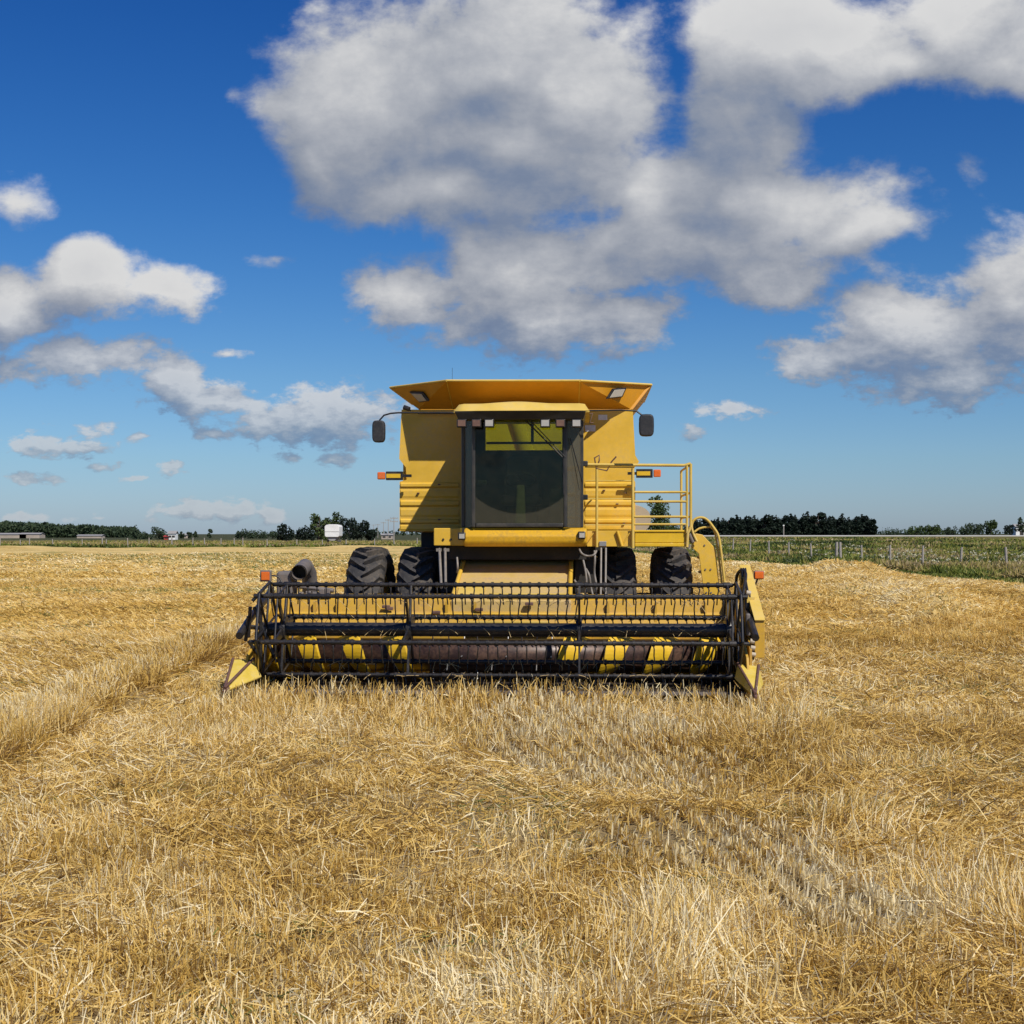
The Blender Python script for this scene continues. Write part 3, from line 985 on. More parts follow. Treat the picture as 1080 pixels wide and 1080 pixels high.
mb.tube(smooth_path([at(a, b, YL - .02) for a, b in ((732.5, 561), (737, 557.5), (743, 556), (750, 555.5), (754, 560), (756, 572), (759, 595), (761.5, 617))], 2), .014, 8)
mb.build('handrail', M['yellow_faded'], ld)

# unloading auger folded back along the right flank
mb = MB()
x, y, z = at(671, 548, 1.2)
mb.tube([(x + .02, 1.2, z), (x + .02, 5.6, z + .15)], .20, 20)
mb.tube([(x + .02, 5.6, z + .15), (x + .05, 5.95, z - .05)], .22, 20)
mb.build('unloading_auger', M['auger_grey'], C, .01)
# engine deck, exhaust and rear hood details (seen from the side)
mb = MB(); mb.box(-1.0, .9, 2.85, 4.6, 3.2, 3.36); mb.build('engine_cover', M['yellow'], C, .03)
mb = MB(); mb.tube([(1.0, 3.0, 3.1), (1.0, 3.0, 3.42)], .07, 14); mb.build('exhaust', M['greymetal'], C)
mb = MB()
for s, xx in ((-1, xl - .012), (1, xr + .0)):
    for k in range(4): mb.box(xx, xx + .012, .6 + k * .5, 1.0 + k * .5, 2.1, 2.7)
build_each(mb, 'side_panel', M['yellow_faded'], C)
mb = MB()
mb.hexa([(-.9, 5.3, 1.0), (1.0, 5.3, 1.0), (1.0, 5.9, .95), (-.9, 5.9, .95), (-.9, 4.9, 1.9), (1.0, 4.9, 1.9), (1.0, 5.6, 1.85), (-.9, 5.6, 1.85)])
mb.build('straw_hood', M['yellow'], C, .02)

# ================================================================== HEADER
YB, YC = -2.35, -3.75                       # back sheet and cutter bar
hx0, hx1 = X(279, -3.0), X(779, -3.0)
zfl = .22                                   # pan height
# pan, back sheet and top beam
mb = MB()
back = [(YB, .30), (YB - .06, Z(658, YB)), (YB, Z(645, YB)), (YB + .03, Z(633, YB)), (YB + .09, Z(633, YB)), (YB + .06, .25)]
mb.prism(back, 'x', hx0, hx1)
hd = mb.build('back_sheet', M['yellow_header'], C, .006)
mb = MB()
mb.prism([(YC, .13), (YC, .16), (YC + .25, .17), (YC + .6, .12), (YB - .1, .15), (YB - .002, .30), (YB - .002, .10)], 'x', hx0, hx1)
mb.build('header_pan', M['pan'], C, .006)
mb = MB()
mb.box(hx0 - .05, hx1 + .05, YB + .10, YB + .24, Z(636, YB), Z(627.5, YB))
mb.box(hx0, hx1, YB - .055, YB - .03, Z(648.5, YB), Z(646.5, YB))
tb = mb.build('top_beam', M['yellow'], C, .01)
mb = MB()
for px in (331, 355, 470, 500, 640, 690, 742):
    x = X(px, YB); mb.box(x, x + .03, YB - .05, YB - .01, Z(658, YB), Z(635, YB))
build_each(mb, 'stiffener', M['yellow_header'], hd)
mb = MB(); a, b = at(494, 655, YB - .1), at(580, 661.5, YB - .1)
mb.box(a[0], b[0], YB - .10, YB - .065, b[2] - .08, a[2]); mb.build('feed_lip', M['yellow_faded'], hd, .005)
mb = MB()
for px, py in ((407, 640), (410, 642), (505, 643), (460, 646), (558, 637)):
    x, y, z = at(px, py, YB - .08); mb.box(x - .05, x + .05, y, y + .05, z - .02, z + .02)
build_each(mb, 'header_fitting', M['rustbrown'], hd, .008)
# cutter bar with guards
mb = MB()
mb.box(hx0, hx1, YC - .02, YC + .05, .115, .155)
nG = 72
for i in range(nG):
    x = lerp(hx0 + .03, hx1 - .03, i / (nG - 1))
    mb.add([(x - .018, YC, .115), (x + .018, YC, .115), (x + .018, YC, .15), (x - .018, YC, .15), (x, YC - .12, .12)], [(0, 1, 4), (1, 2, 4), (2, 3, 4), (3, 0, 4), (0, 3, 2, 1)])
mb.build('cutter_bar', M['greymetal'], C)
# auger drum and flighting
YA, RA, RF = -2.64, .20, .30
za = .47
mb = MB()
mb.lathe_x([(hx0 + .05, 0), (hx0 + .05, RA), (hx1 - .05, RA), (hx1 - .05, 0)], cy=YA, cz=za, n=36)
au = mb.build('auger', M['rust'], C)
def flight(x0, x1, pitch, hand, phase, mname='yellow_clean'):
    mb = MB()
    turns = (x1 - x0) / pitch
    n = max(12, int(turns * 36))
    vs, fs = [], []
    for i in range(n + 1):
        x = lerp(x0, x1, i / n); a = phase + hand * 2 * math.pi * (x - x0) / pitch
        ca, sa = math.cos(a), math.sin(a)
        dd_ = -hand * .23
        for (dx, rr) in ((-.006 + dd_, RA), (-.012, RF), (.012, RF), (.006 + dd_, RA)):
            vs.append((x + dx, YA + rr * ca, za + rr * sa))
    for i in range(n):
        for j in range(4):
            k = (j + 1) % 4
            fs.append((i * 4 + j, i * 4 + k, (i + 1) * 4 + k, (i + 1) * 4 + j))
    mb.add(vs, fs, False)
    return mb
fl = flight(hx0 + .07, X(452, YA), .54, 1, 2.6).build('flighting', M['yellow_clean'], au)
fl = flight(X(588, YA), hx1 - .07, .54, -1, 3.4).build('flighting', M['yellow_clean'], au)
mb = MB()
for i in range(9):
    x = lerp(X(458, YA), X(582, YA), i / 8); a = 2.2 + (i % 3) * 1.5
    for da in (0, 2.1, 4.2):
        mb.tube([(x, YA + RA * .9 * math.cos(a + da), za + RA * .9 * math.sin(a + da)), (x, YA + .31 * math.cos(a + da), za + .31 * math.sin(a + da))], .008, 6)
build_each(mb, 'auger_finger', M['steel'], au)
# broad yellow paddle plates bolted to the auger, as worn bright bands
for px in (484.5, 604, 640):
    pass
# end sheets
def end_sheet(x, s):
    mb = MB()
    prof = [(YB + .22, .16), (YB + .22, Z(630, YB)), (YB - .15, Z(634, YB)), (YB - .45, .95), (YC - .05, .55), (YC - .25, .22), (YC - .2, .12)]
    mb.prism(prof, 'x', x, x + s * .03)
    return mb
end_sheet(hx0, -1).build('end_sheet', M['yellow_header'], C, .006)
end_sheet(hx1, 1).build('end_sheet', M['yellow_header'], C, .006)

# ---------------------------------------------------------------- reel
YE = -3.40
ZE = Z(664.3, YE)
rR = .545
rx0_, rx1_ = X(277, YE), X(771, YE)
mb = MB(); mb.tube([(rx0_, YE, ZE), (rx1_, YE, ZE)], .080, 28)
mb.build('reel_tube', M['tube'], C)
ang = [R(12 + 60 * k) for k in range(6)]
barpos = [(YE + rR * math.cos(a), ZE + rR * math.sin(a)) for a in ang]
tine_me = None
nT = 49
tine_count = 0
rest = MB()
barx0, barx1 = X(286, YE), X(770, YE)
for k, (y, z) in enumerate(barpos):
    front = math.cos(ang[k]) < -.3
    bx0 = barx0 - (.12 if front else .02); bx1 = barx1 + (.16 if front else .05)
    mb = MB()
    mb.tube([(bx0, y, z), (bx1, y, z)], .025, 10)
    for i in range(nT):
        x = lerp(barx0 + .06, barx1 - .03, i / (nT - 1)) + (k % 3) * .012
        mb.tube([(x - .016, y, z), (x + .016, y, z)], .034, 8)      # tine clamps
    bar = mb.build('tine_bar', M['black'], C)
    for i in range(nT):
        x = lerp(barx0 + .06, barx1 - .03, i / (nT - 1)) + (k % 3) * .012
        lean = random.uniform(-.02, .02)
        pth = [(x, y, z - .02), (x + .008, y - .03, z - .06), (x + lean * .4, y + .015, z - .14), (x + lean, y + .035, z - .235)]
        if front:
            q = MB(); q.tube([(a - x, b - y, c - z) for a, b, c in pth], .0080, 5)
            q.build('tine', M['black'], bar, loc=(x, y, z))
        else:
            rest.tube(pth, .0080, 5)
tag(rest.build('tine', M['black'], C), kind='stuff')
# spiders: arms from the tube to the six bars, with braced rim
for px, full in ((300, 1), (432, 0), (611, 0), (768, 1)):
    x = X(px, YE)
    mb = MB()
    mb.lathe_x([(-.03, .0), (-.03, .15), (.03, .15), (.03, 0)], cx=x, cy=YE, cz=ZE, n=18)
    for k, (y, z) in enumerate(barpos):
        d = Vector((0, y - YE, z - ZE)).normalized(); t = Vector((0, -d.z, d.y))
        w0, w1, th = .055, .028, .012
        c0_, c1_ = Vector((x, YE, ZE)) + d * .06, Vector((x, y, z)) + d * .02
        mb.hexa([c0_ - t * w0 - Vector((th, 0, 0)), c0_ + t * w0 - Vector((th, 0, 0)), c0_ + t * w0 + Vector((th, 0, 0)), c0_ - t * w0 + Vector((th, 0, 0)),
                 c1_ - t * w1 - Vector((th, 0, 0)), c1_ + t * w1 - Vector((th, 0, 0)), c1_ + t * w1 + Vector((th, 0, 0)), c1_ - t * w1 + Vector((th, 0, 0))])
        mb.tube([(x - .04, y, z), (x + .04, y, z)], .036, 10)
        if full:
            y2, z2 = barpos[(k + 1) % 6]
            mb.tube([(x, y, z), (x, y2, z2)], .013, 6)
    mb.build('reel_spider', M['black'], C, .003)
# cam ring with links on the ends
for x, s in ((X(283, YE), -1), (X(777, YE), 1)):
    mb = MB()
    oy, oz = -.10, .03
    ps = [Vector((x, y + oy, z + oz)) for y, z in barpos]
    for k in range(6):
        mb.tube([ps[k], ps[(k + 1) % 6]], .018, 6)
        mb.tube([ps[k], (x, YE + oy, ZE + oz)], .014, 6)
        mb.tube([ps[k], (x - s * .03, barpos[k][0], barpos[k][1])], .014, 6)
    mb.build('reel_cam', M['black'], C)
# reel support arms
for x, s in ((hx0 - .10, -1), (hx1 + .10, 1)):
    mb = MB()
    mb.hexa([(x - .03, YB + .1, 1.16), (x + .03, YB + .1, 1.16), (x + .03, YB + .2, 1.16), (x - .03, YB + .2, 1.16),
             (x - .03, YB + .1, 1.28), (x + .03, YB + .1, 1.28), (x + .03, YB + .2, 1.28), (x - .03, YB + .2, 1.28)])
    mb.tube([(x, YB + .15, 1.22), (x, YE + .1, ZE + .12), (x, YC - .1, ZE - .05)], .045, 8)
    mb.tube([(x + s * .03, YB + .1, .75), (x + s * .03, YE + .1, ZE + .02)], .028, 8)
    mb.build('reel_arm', M['black'], C, .004)
# left end links
mb = MB()
for a, b in (((266, 634), (280, 619)), ((264, 640), (262, 672)), ((262, 650), (259, 676)), ((262, 676), (272, 690)), ((268, 640), (288, 690)), ((275, 640), (275, 712))):
    mb.tube([at(*a, YE - .25), at(*b, YE - .2)], .022, 6)
mb.build('left_linkage', M['black'], C)

# crop dividers
def divider(P, bars):
    """P: pixel corners on the two ends; gives a pointed shoe with a flat underside"""
    return P
def shoe(rear_top_l, rear_top_r, rear_bot_l, rear_bot_r, tip, edge):
    mb = MB()
    v = [Vector(p) for p in (rear_top_l, rear_top_r, rear_bot_l, rear_bot_r, tip)]
    tip2 = v[4] + Vector((0, 0, -.05))
    mb.add(v + [tip2], [(0, 1, 4), (1, 3, 5, 4), (3, 2, 5), (2, 0, 4, 5), (0, 2, 3, 1)])
    o = mb.build('crop_divider', M['divider'], C, .018, 3)
    for e in edge:
        q = MB(); q.tube([v[e[0]] + Vector((0, -.005, .005)), v[e[1]] + Vector((0, -.005, .005))], .017, 6)
        q.build('edge_bar', M['rustbrown'], o)
    q = MB(); q.tube([v[4] + Vector((0, .10, -.01)), v[4] + Vector((0, -.05, -.035))], .035, 8, r2=.014); q.build('tip', M['rustbrown'], o)
    return o
yt_, yr_ = -4.45, -3.75
shoe(at(246, 695, yr_), at(267.5, 695, yr_), at(250, 722, yr_), at(277, 714, yr_), at(237, 726, yt_), ((0, 4), (1, 4)))
shoe(at(778, 700, yr_), at(800, 702, yr_), at(774, 716, yr_), at(806, 722, yr_), at(796.5, 732, yt_), ((0, 4), (1, 4)))
# right drive shield
mb = MB()
ya, yb2 = -2.35, -3.4
A0, A1 = at(780, 597, ya), at(788, 597, ya)
B0, B1 = at(796, 655, yb2), at(806.5, 655, yb2)
zb3 = Z(694, yb2, 790)
mb.hexa([(B0[0], yb2, zb3), (B1[0], yb2, zb3), (A1[0] + .03, ya, A0[2] - .4), (A0[0], ya, A0[2] - .4),
         (B0[0], yb2, B0[2]), (B1[0], yb2, B0[2]), (A1[0] + .03, ya, A0[2]), (A0[0], ya, A0[2])])
sh = mb.build('drive_shield', M['yellow_header'], C, .008)
mb = MB(); mb.plate([(B0[0] - .004, yb2 - .02, B0[2] + .004), (B1[0] + .004, yb2 - .02, B0[2] + .004), (A1[0] + .034, ya, A0[2] + .004), (A0[0] - .004, ya, A0[2] + .004)], .012, (0, -.4, 1))
mb.build('shield_top', M['yellow_faded'], sh, .003)
mb = MB()
for t in (.28, .62):
    x = lerp(A0[0], B0[0], t); y = lerp(ya, yb2, t); z = lerp(A0[2], B0[2], t)
    mb.box(x + .02, x + .10, y - .01, y + .01, z + .016, z + .024)
x, y, z = at(793.5, 631, -3.0); mb.box(x - .07, x + .02, y - .06, y + .06, z - .05, z + .012)
build_each(mb, 'shield_clip', M['yellow_faded'], sh)
# pulleys, belts and arms inside the drive
dr = MB()
xd = X(789, -3.0)
for (py, yl, rr) in ((608, -2.5, .11), (640, -2.9, .17), (672, -3.1, .13), (690, -3.3, .07)):
    dr.lathe_x([(-.03, 0), (-.03, rr), (0, rr - .02), (.03, rr), (.03, 0)], cx=xd, cy=yl, cz=Z(py, yl, 790), n=20)
dr.tube([(xd, -2.5, Z(604, -2.5, 790) + .05), (xd, -3.0, Z(640, -3.0, 790) + .16)], .014, 6)
dr.tube([(xd, -3.0, Z(640, -3.0, 790) - .12), (xd, -3.3, Z(692, -3.3, 790))], .014, 6)
build_each(dr, 'drive_pulley', M['black'], C)
mb = MB(); a, b = at(786.5, 647, -3.35), at(791.5, 671, -3.35)
mb.box(a[0], b[0], -3.36, -3.3, b[2], a[2]); mb.build('drive_ram', M['greymetal'], C, .02, 3)
mb = MB()
a, b = at(781, 606, -2.5), at(791, 613, -2.5)
mb.box(a[0], b[0], -2.52, -2.3, b[2], a[2]); mb.build('arm_mount', M['yellow_faded'], C, .008)
mb = MB()
a, b = at(783, 612, -2.7), at(790, 702, -3.45)
mb.hexa([(a[0], -3.45, .3), (a[0] + .03, -3.45, .3), (a[0] + .03, -2.5, .3), (a[0], -2.5, .3), (a[0], -3.45, .62), (a[0] + .03, -3.45, .62), (a[0] + .03, -2.5, 1.3), (a[0], -2.5, 1.3)])
mb.build('drive_backing', M['yellow_header'], C, .004)
for k, (px, py) in enumerate(((795, 676), (795.5, 683), (796, 690), (791, 625))):
    x, y, z = at(px - 2, py, -3.42)
    mb = MB(); mb.tube([(x - .02, y, z), (x + .03, y, z - .01)], .03, 9); mb.build('coupling', M['auger_grey'], C, .004)
mb = MB(); mb.tube(smooth_path([at(a, b, yy) for a, b, yy in ((776, 618, -2.4), (777, 606, -2.45), (781, 601, -2.5), (787, 603, -2.6), (786, 614, -2.8), (783, 632, -3.0))]), .02, 8); mb.build('hydraulic_hose', M['black'], C)
# marker lamps either end of the header
x, y, z = at(280, 607.5, -2.6)
mb = MB(); mb.box(x - .07, x + .07, y, y + .05, z - .07, z + .07); lmp = mb.build('header_lamp', M['greymetal'], C, .012)
mb = MB(); mb.box(x - .052, x + .052, y - .015, y - .002, z - .052, z + .052); mb.build('orange_lens', M['orange'], lmp, .008)
mb = MB(); mb.tube(smooth_path([(x + .05, y + .03, z), at(290, 607, -2.57), at(295, 609, -2.56), at(299, 618, -2.6), at(299, 630, -2.6)]), .011, 6); mb.build('lamp_arm', M['black'], lmp)
x, y, z = at(801, 606.5, -2.15)
mb = MB(); mb.box(x - .07, x + .06, y, y + .05, z - .055, z + .055); lmp = mb.build('header_lamp', M['greymetal'], C, .02)
mb = MB(); mb.box(x - .06, x + .05, y - .02, y - .002, z - .045, z + .045); mb.build('orange_lens', M['orange'], lmp, .015)
mb = MB(); mb.tube([(x, y + .03, z), (x - .1, y + .03, z - .25)], .012, 6); mb.build('lamp_arm', M['black'], lmp)
# round duct and gearbox behind the header's left end
c1_, c2_ = Vector(at(315, 604, -2.3)), Vector(at(322, 597, -1.7))
mb = MB()
ax_ = (c2_ - c1_)
mb.tube([c1_, c1_ + ax_ * .08], .108, 24, caps=False)
mb.tube([c1_, c2_], .095, 24, caps=False)
mb.tube([c2_, c2_ + Vector((.02, .15, -.1)), c2_ + Vector((.03, .22, -.5))], .10, 20)
mb.tube([c2_, c1_], .088, 24, caps=False)
mb.build('duct', M['greymetal'], C)
mb = MB(); mb.tube([c1_ + ax_ * .5, c1_ + ax_ * .52], .09, 20); mb.build('duct_inner', M['black'], C)
mb = MB(); a, b = at(292, 602.5, -2.2), at(309, 625, -2.2)
mb.box(a[0], b[0], -2.25, -1.9, b[2] - .1, a[2]); mb.build('gearbox', M['greymetal'], C, .04, 3)
mb = MB()
for px in (318, 326, 333, 340, 346):
    x, y, z = at(px, 623, -2.3); mb.box(x - .04, x + .03, y - .04, y + .05, z - .09, z + random.uniform(-.02, .05))
mb.tube([at(312, 618, -2.3), at(352, 623, -2.3)], .03, 8)
build_each(mb, 'drive_fitting', M['greymetal'], C, .01)
# straw wrapped and caught on the machine
st = MB()
for k in range(190):
    px = random.uniform(300, 768); 
    py, yl = random.choice([(634, YE - .36), (652, YE + .5), (664, YE - .08), (700, YE + .3), (712, YE - .3)])
    a = Vector(at(px, py, yl)); d = Vector((random.uniform(-1, 1), random.uniform(-.3, .3), random.uniform(-.8, .3))).normalized() * random.uniform(.06, .2)
    st.tube([a - d * .3, a + d * .3 + Vector((0, 0, -.01)), a + d * .7 - Vector((0, 0, .03))], .0028, 4)
STRAW_CAUGHT = st

# ================================================================== LAND
def vnoise(x, y, seed):
    xi = np.floor(x).astype(np.int64); yi = np.floor(y).astype(np.int64)
    fx = x - xi; fy = y - yi
    fx = fx * fx * (3 - 2 * fx); fy = fy * fy * (3 - 2 * fy)
    def h(a, b):
        n = (a * 374761393 + b * 668265263 + seed * 1442695041) & 0xffffffff
        n = ((n ^ (n >> 13)) * 1274126177) & 0xffffffff
        n = n ^ (n >> 16)
        return (n & 0xffffff) / float(0xffffff)
    return (h(xi, yi) * (1 - fx) + h(xi + 1, yi) * fx) * (1 - fy) + (h(xi, yi + 1) * (1 - fx) + h(xi + 1, yi + 1) * fx) * fy
def fbm(x, y, s, seed, o=4):
    a, t, n = 1.0, 0.0, 0.0
    x = x / s; y = y / s
    for k in range(o):
        t = t + a * vnoise(x, y, seed + k * 17); n += a
        a *= .5; x = x * 2.03 + 5.1; y = y * 2.03 + 9.7
    return t / n
def sstep(a, b, x):
    t = np.clip((x - a) / (b - a), 0, 1); return t * t * (3 - 2 * t)

def edge_x(D): return 5.7 + (190 - D) * .0935          # right edge of the cut field
def fence_x(D): return 18.6 + (190 - D) * .0555        # right fence line
FIELD_END = 190.0

def ridge(x, y):
    """windrows of straw"""
    e = edge_x(y) - x
    r = .26 * np.exp(-((e - 2.4) / 1.5) ** 2) * (0.25 + 1.2 * fbm(x, y, 7, 31, 3)) * sstep(36, 50, y) + .20 * np.exp(-(((x - 16.6) / 1.6) ** 2 + ((y - 73) / 5) ** 2)) + .12 * np.exp(-(((x - 13.0) / 2.6) ** 2 + ((y - 60) / 4) ** 2)) + .36 * np.exp(-(np.abs(x - 9.6 - (y - 31) * .17 + (fbm(x, y, 5, 35, 2) - .5) * 2) / 1.25) ** 3) * sstep(25, 29, y) * sstep(84, 70, y) * (.35 + 1.1 * fbm(x, y, 2.6, 36, 3))
    r = r + .22 * np.exp(-((e - 8.5) / 1.6) ** 2) * (0.3 + 1.1 * fbm(x, y, 6, 33, 3)) * sstep(28, 38, y)
    for yy, hh in ((44, .16), (55, .22), (70, .26), (88, .32), (110, .36), (140, .38), (168, .42)):
        w = 1.6 + yy * .012
        r = r + hh * np.exp(-((y - yy + (fbm(x, y, 14, 40, 2) - .5) * 9) / w) ** 2) * sstep(-2, -8, x) * (.5 + fbm(x, y, 5, 41, 2))
    return r
def track(x, y):
    """strip towards the lower right where the drill rows stand out"""
    wv = (fbm(x, y, .8, 61, 3) - .5) * .8
    def blob(cx_, cy_, rx, ry): return np.sqrt(((x - cx_ + .12 * (y - cy_)) / rx) ** 2 + ((y - cy_) / ry) ** 2)
    q = np.minimum(np.minimum(blob(.80, 13.1, 1.05, 3.0), blob(1.25, 8.9, .72, 1.1)), blob(1.75, 7.25, .42, .55))
    m = sstep(1.05, .85, q + wv)
    ph = (x + .15 * y + (fbm(x, y, .9, 65, 2) - .5) * .06) / .20
    bar = .5 + .5 * np.sin(ph * 2 * np.pi)
    return m, bar
def edge_line(y): return -4.03 - np.maximum(y - 12, 0) * .037
def edge_side(x, y):
    """thicker standing crop left of the last cut"""
    ex = edge_line(y) + (fbm(x * 0, y, .8, 66, 2) - .5) * .25
    return sstep(.03, -.08, x - ex) * sstep(-1.6, -.7, x - ex) * sstep(9, 11, y) * sstep(34, 24, y)
def ground_z(x, y):
    z = (fbm(x, y, 2.2, 3, 4) - .5) * .10 + (fbm(x, y, .45, 5, 3) - .5) * .035
    m, b = track(x, y)
    z = z + m * (-.03 + .05 * b) + .10 * edge_side(x, y)
    return z + ridge(x, y)

def grid_mesh(name, XX, YY, ZZ, mat_, kind='structure'):
    n, m = XX.shape
    v = np.stack([XX, YY, ZZ], -1).reshape(-1, 3)
    idx = np.arange(n * m).reshape(n, m)
    f = np.stack([idx[:-1, :-1], idx[:-1, 1:], idx[1:, 1:], idx[1:, :-1]], -1).reshape(-1, 4)
    me = bpy.data.meshes.new(name)
    me.vertices.add(len(v)); me.vertices.foreach_set('co', v.astype(np.float32).ravel())
    me.loops.add(f.size); me.loops.foreach_set('vertex_index', f.astype(np.int32).ravel())
    me.polygons.add(len(f)); me.polygons.foreach_set('loop_start', np.arange(0, f.size, 4, dtype=np.int32))
    me.polygons.foreach_set('use_smooth', np.ones(len(f), bool))
    me.update(calc_edges=True)
    me.materials.append(mat_)
    o = bpy.data.objects.new(name, me); COL.objects.link(o)
    if kind: o['kind'] = kind
    return o

def land_mat(name, build):
    m, N = new_mat(name)
    tc = N.node('ShaderNodeTexCoord').outputs['Object']
    col, bump, dist = build(N, tc)
    p = N.node('ShaderNodeBsdfPrincipled')
    N.put(p.inputs['Base Color'], col)
    p.inputs['Roughness'].default_value = .95
    p.inputs['Specular IOR Level'].default_value = .1
    bn = N.node('ShaderNodeBump'); bn.inputs['Strength'].default_value = .7; bn.inputs['Distance'].default_value = dist
    N.put(bn.inputs['Height'], bump); N.put(p.inputs['Normal'], bn.outputs[0])
    N.t.links.new(p.outputs[0], N.node('ShaderNodeOutputMaterial').inputs[0])
    return m

def field_build(N, tc):
    sp = N.node('ShaderNodeSeparateXYZ'); N.put(sp.inputs[0], tc)
    y = sp.outputs[1]
    # bare soil between the stubble near, litter of straw all over further off
    soil = N.mix(N.noise(tc, 9, 5, .6), (.12, .085, .05), (.23, .175, .115))
    stretched = N.vec('MULTIPLY', tc, (0.35, 1.0, 1.0))
    n1 = N.noise(stretched, .35, 5, .6)
    n2 = N.noise(tc, 2.6, 5, .65)
    straw = N.ramp(N.math('ADD', N.math('MULTIPLY', n1, .55), N.math('MULTIPLY', n2, .45)),
                   [(.30, (.34, .235, .075)), (.46, (.50, .355, .13)), (.58, (.62, .46, .19)), (.75, (.74, .58, .30))])
    f = N.maprange(y, 12, 32)
    col = N.mix(f, N.mix(.35, soil, straw), straw)
    g = N.noise(N.vec('MULTIPLY', tc, (.12, .55, 1)), 1.0, 4, .6)
    gm = N.math('MULTIPLY', N.maprange(g, .55, .66), N.maprange(y, 30, 45))
    gm = N.math('MULTIPLY', gm, N.maprange(sp.outputs[0], -4, -12))
    col = N.mix(N.math('MULTIPLY', gm, .75), col, (.13, .16, .045))
    return col, N.noise(tc, 22, 6, .7), .05
M['field'] = land_mat('straw_covered_soil', field_build)
def meadow_build(N, tc):
    sp = N.node('ShaderNodeSeparateXYZ'); N.put(sp.inputs[0], tc)
    n1 = N.noise(tc, .05, 5, .6); n2 = N.noise(tc, .8, 5, .65)
    a = N.ramp(N.math('ADD', N.math('MULTIPLY', n1, .5), N.math('MULTIPLY', n2, .5)),
               [(.3, (.075, .085, .022)), (.5, (.15, .135, .045)), (.7, (.26, .20, .085))])
    dry = N.ramp(N.noise(tc, .5, 5, .6), [(.35, (.17, .115, .045)), (.65, (.29, .20, .085))])
    left = N.math('MULTIPLY', N.maprange(sp.outputs[0], 12, 2), N.maprange(sp.outputs[1], 420, 330))
    col = N.mix(left, a, dry)
    far = N.maprange(sp.outputs[1], 380, 520)
    col = N.mix(far, col, (.055, .06, .03))
    return col, N.noise(tc, 4, 5, .7), .15
M['meadow'] = land_mat('rough_grass', meadow_build)

# wide ground with the slightly higher land beyond the right-hand fence
def far_z(x, y):
    return -.06 + 1.42 * sstep(100, 215, y) * sstep(4, 26, x)
Dr = np.concatenate([np.linspace(-60, 40, 15), np.geomspace(44, 9000, 110)])
s = np.linspace(-1, 1, 121)
XX = (np.sign(s) * np.abs(s) ** 1.2)[None, :] * (np.abs(Dr)[:, None] * 1.1 + 120)
YY = np.repeat(Dr[:, None], len(s), 1)
grid_mesh('ground', XX, YY, far_z(XX, YY), M['meadow'])

Dr = np.concatenate([np.linspace(-25, 3, 15), np.geomspace(3.4, FIELD_END, 420)])
s = np.linspace(-1, 1, 361)
halfw = np.abs(Dr) * .5 + 14
XX = s[None, :] * halfw[:, None]
XX = np.where(XX > 0, np.minimum(XX, edge_x(Dr)[:, None] - .001 * (1 - s[None, :])), XX)
YY = np.repeat(Dr[:, None], len(s), 1)
ZZ = ground_z(XX, YY)
ZZ = np.where(XX >= (edge_x(Dr)[:, None] - .3), np.minimum(ZZ, .02), ZZ)
grid_mesh('stubble_field', XX, YY, ZZ, M['field'])

# gravel road
m_road = land_mat('pale_gravel', lambda N, tc: (N.mix(N.noise(tc, .6, 4), (.34, .33, .30), (.46, .45, .42)), N.noise(tc, 8, 4), .02))
xs = np.linspace(4, 420, 90)
XX = np.stack([xs, xs, xs, xs]); YY = np.stack([xs * 0 + 222.0, xs * 0 + 222.6, xs * 0 + 229.4, xs * 0 + 230])
ZZ = np.stack([far_z(xs, 222 + xs * 0) - .02, xs * 0 + 1.50 * sstep(4, 26, xs), xs * 0 + 1.50 * sstep(4, 26, xs), far_z(xs, 230 + xs * 0) - .02]) + .1
ZZ = ZZ + .12
grid_mesh('road', XX, YY, ZZ, m_road)

# ------------------------------------------------------------------ blades (straw, grass) as one mesh each
def blade_mesh(name, x, y, z, ln, az, tilt, wid, bend, tint, mat_, twist=None):
    """three-section ribbons; tilt from vertical, az = heading of the lean"""
    n = len(x)
    d0 = np.stack([np.sin(tilt) * np.cos(az), np.sin(tilt) * np.sin(az), np.cos(tilt)], -1)
    t2 = tilt + bend
    d1 = np.stack([np.sin(t2) * np.cos(az), np.sin(t2) * np.sin(az), np.cos(t2)], -1)
    base = np.stack([x, y, z], -1)
    mid = base + d0 * (ln * .5)[:, None]
    tip = mid + d1 * (ln * .5)[:, None]
    tw = rng.uniform(0, np.pi, n) if twist is None else twist
    # side vector: perpendicular to the stalk, turned by twist
    h = np.stack([-np.sin(az), np.cos(az), np.zeros(n)], -1)
    up = np.cross(d0, h)
    sd_ = h * np.cos(tw)[:, None] + up * np.sin(tw)[:, None]
    w = (wid * .5)[:, None]
    v = np.stack([base - sd_ * w, base + sd_ * w, mid - sd_ * w, mid + sd_ * w, tip - sd_ * w * .55, tip + sd_ * w * .55], 1)
    v = v.reshape(-1, 3).astype(np.float32)
    i0 = (np.arange(n) * 6)[:, None]
    f = np.concatenate([i0 + np.array([[0, 1, 3, 2]]), i0 + np.array([[2, 3, 5, 4]])], 1).astype(np.int32).reshape(-1)
    me = bpy.data.meshes.new(name)
    me.vertices.add(len(v)); me.vertices.foreach_set('co', v.ravel())
    me.loops.add(len(f)); me.loops.foreach_set('vertex_index', f)
    me.polygons.add(2 * n); me.polygons.foreach_set('loop_start', np.arange(0, 8 * n, 4, dtype=np.int32))
    at_ = me.attributes.new('tint', 'FLOAT', 'POINT')
    at_.data.foreach_set('value', np.repeat(tint, 6).astype(np.float32))
    me.update(calc_edges=True)
    me.materials.append(mat_)
    o = bpy.data.objects.new(name, me); COL.objects.link(o)
    return o

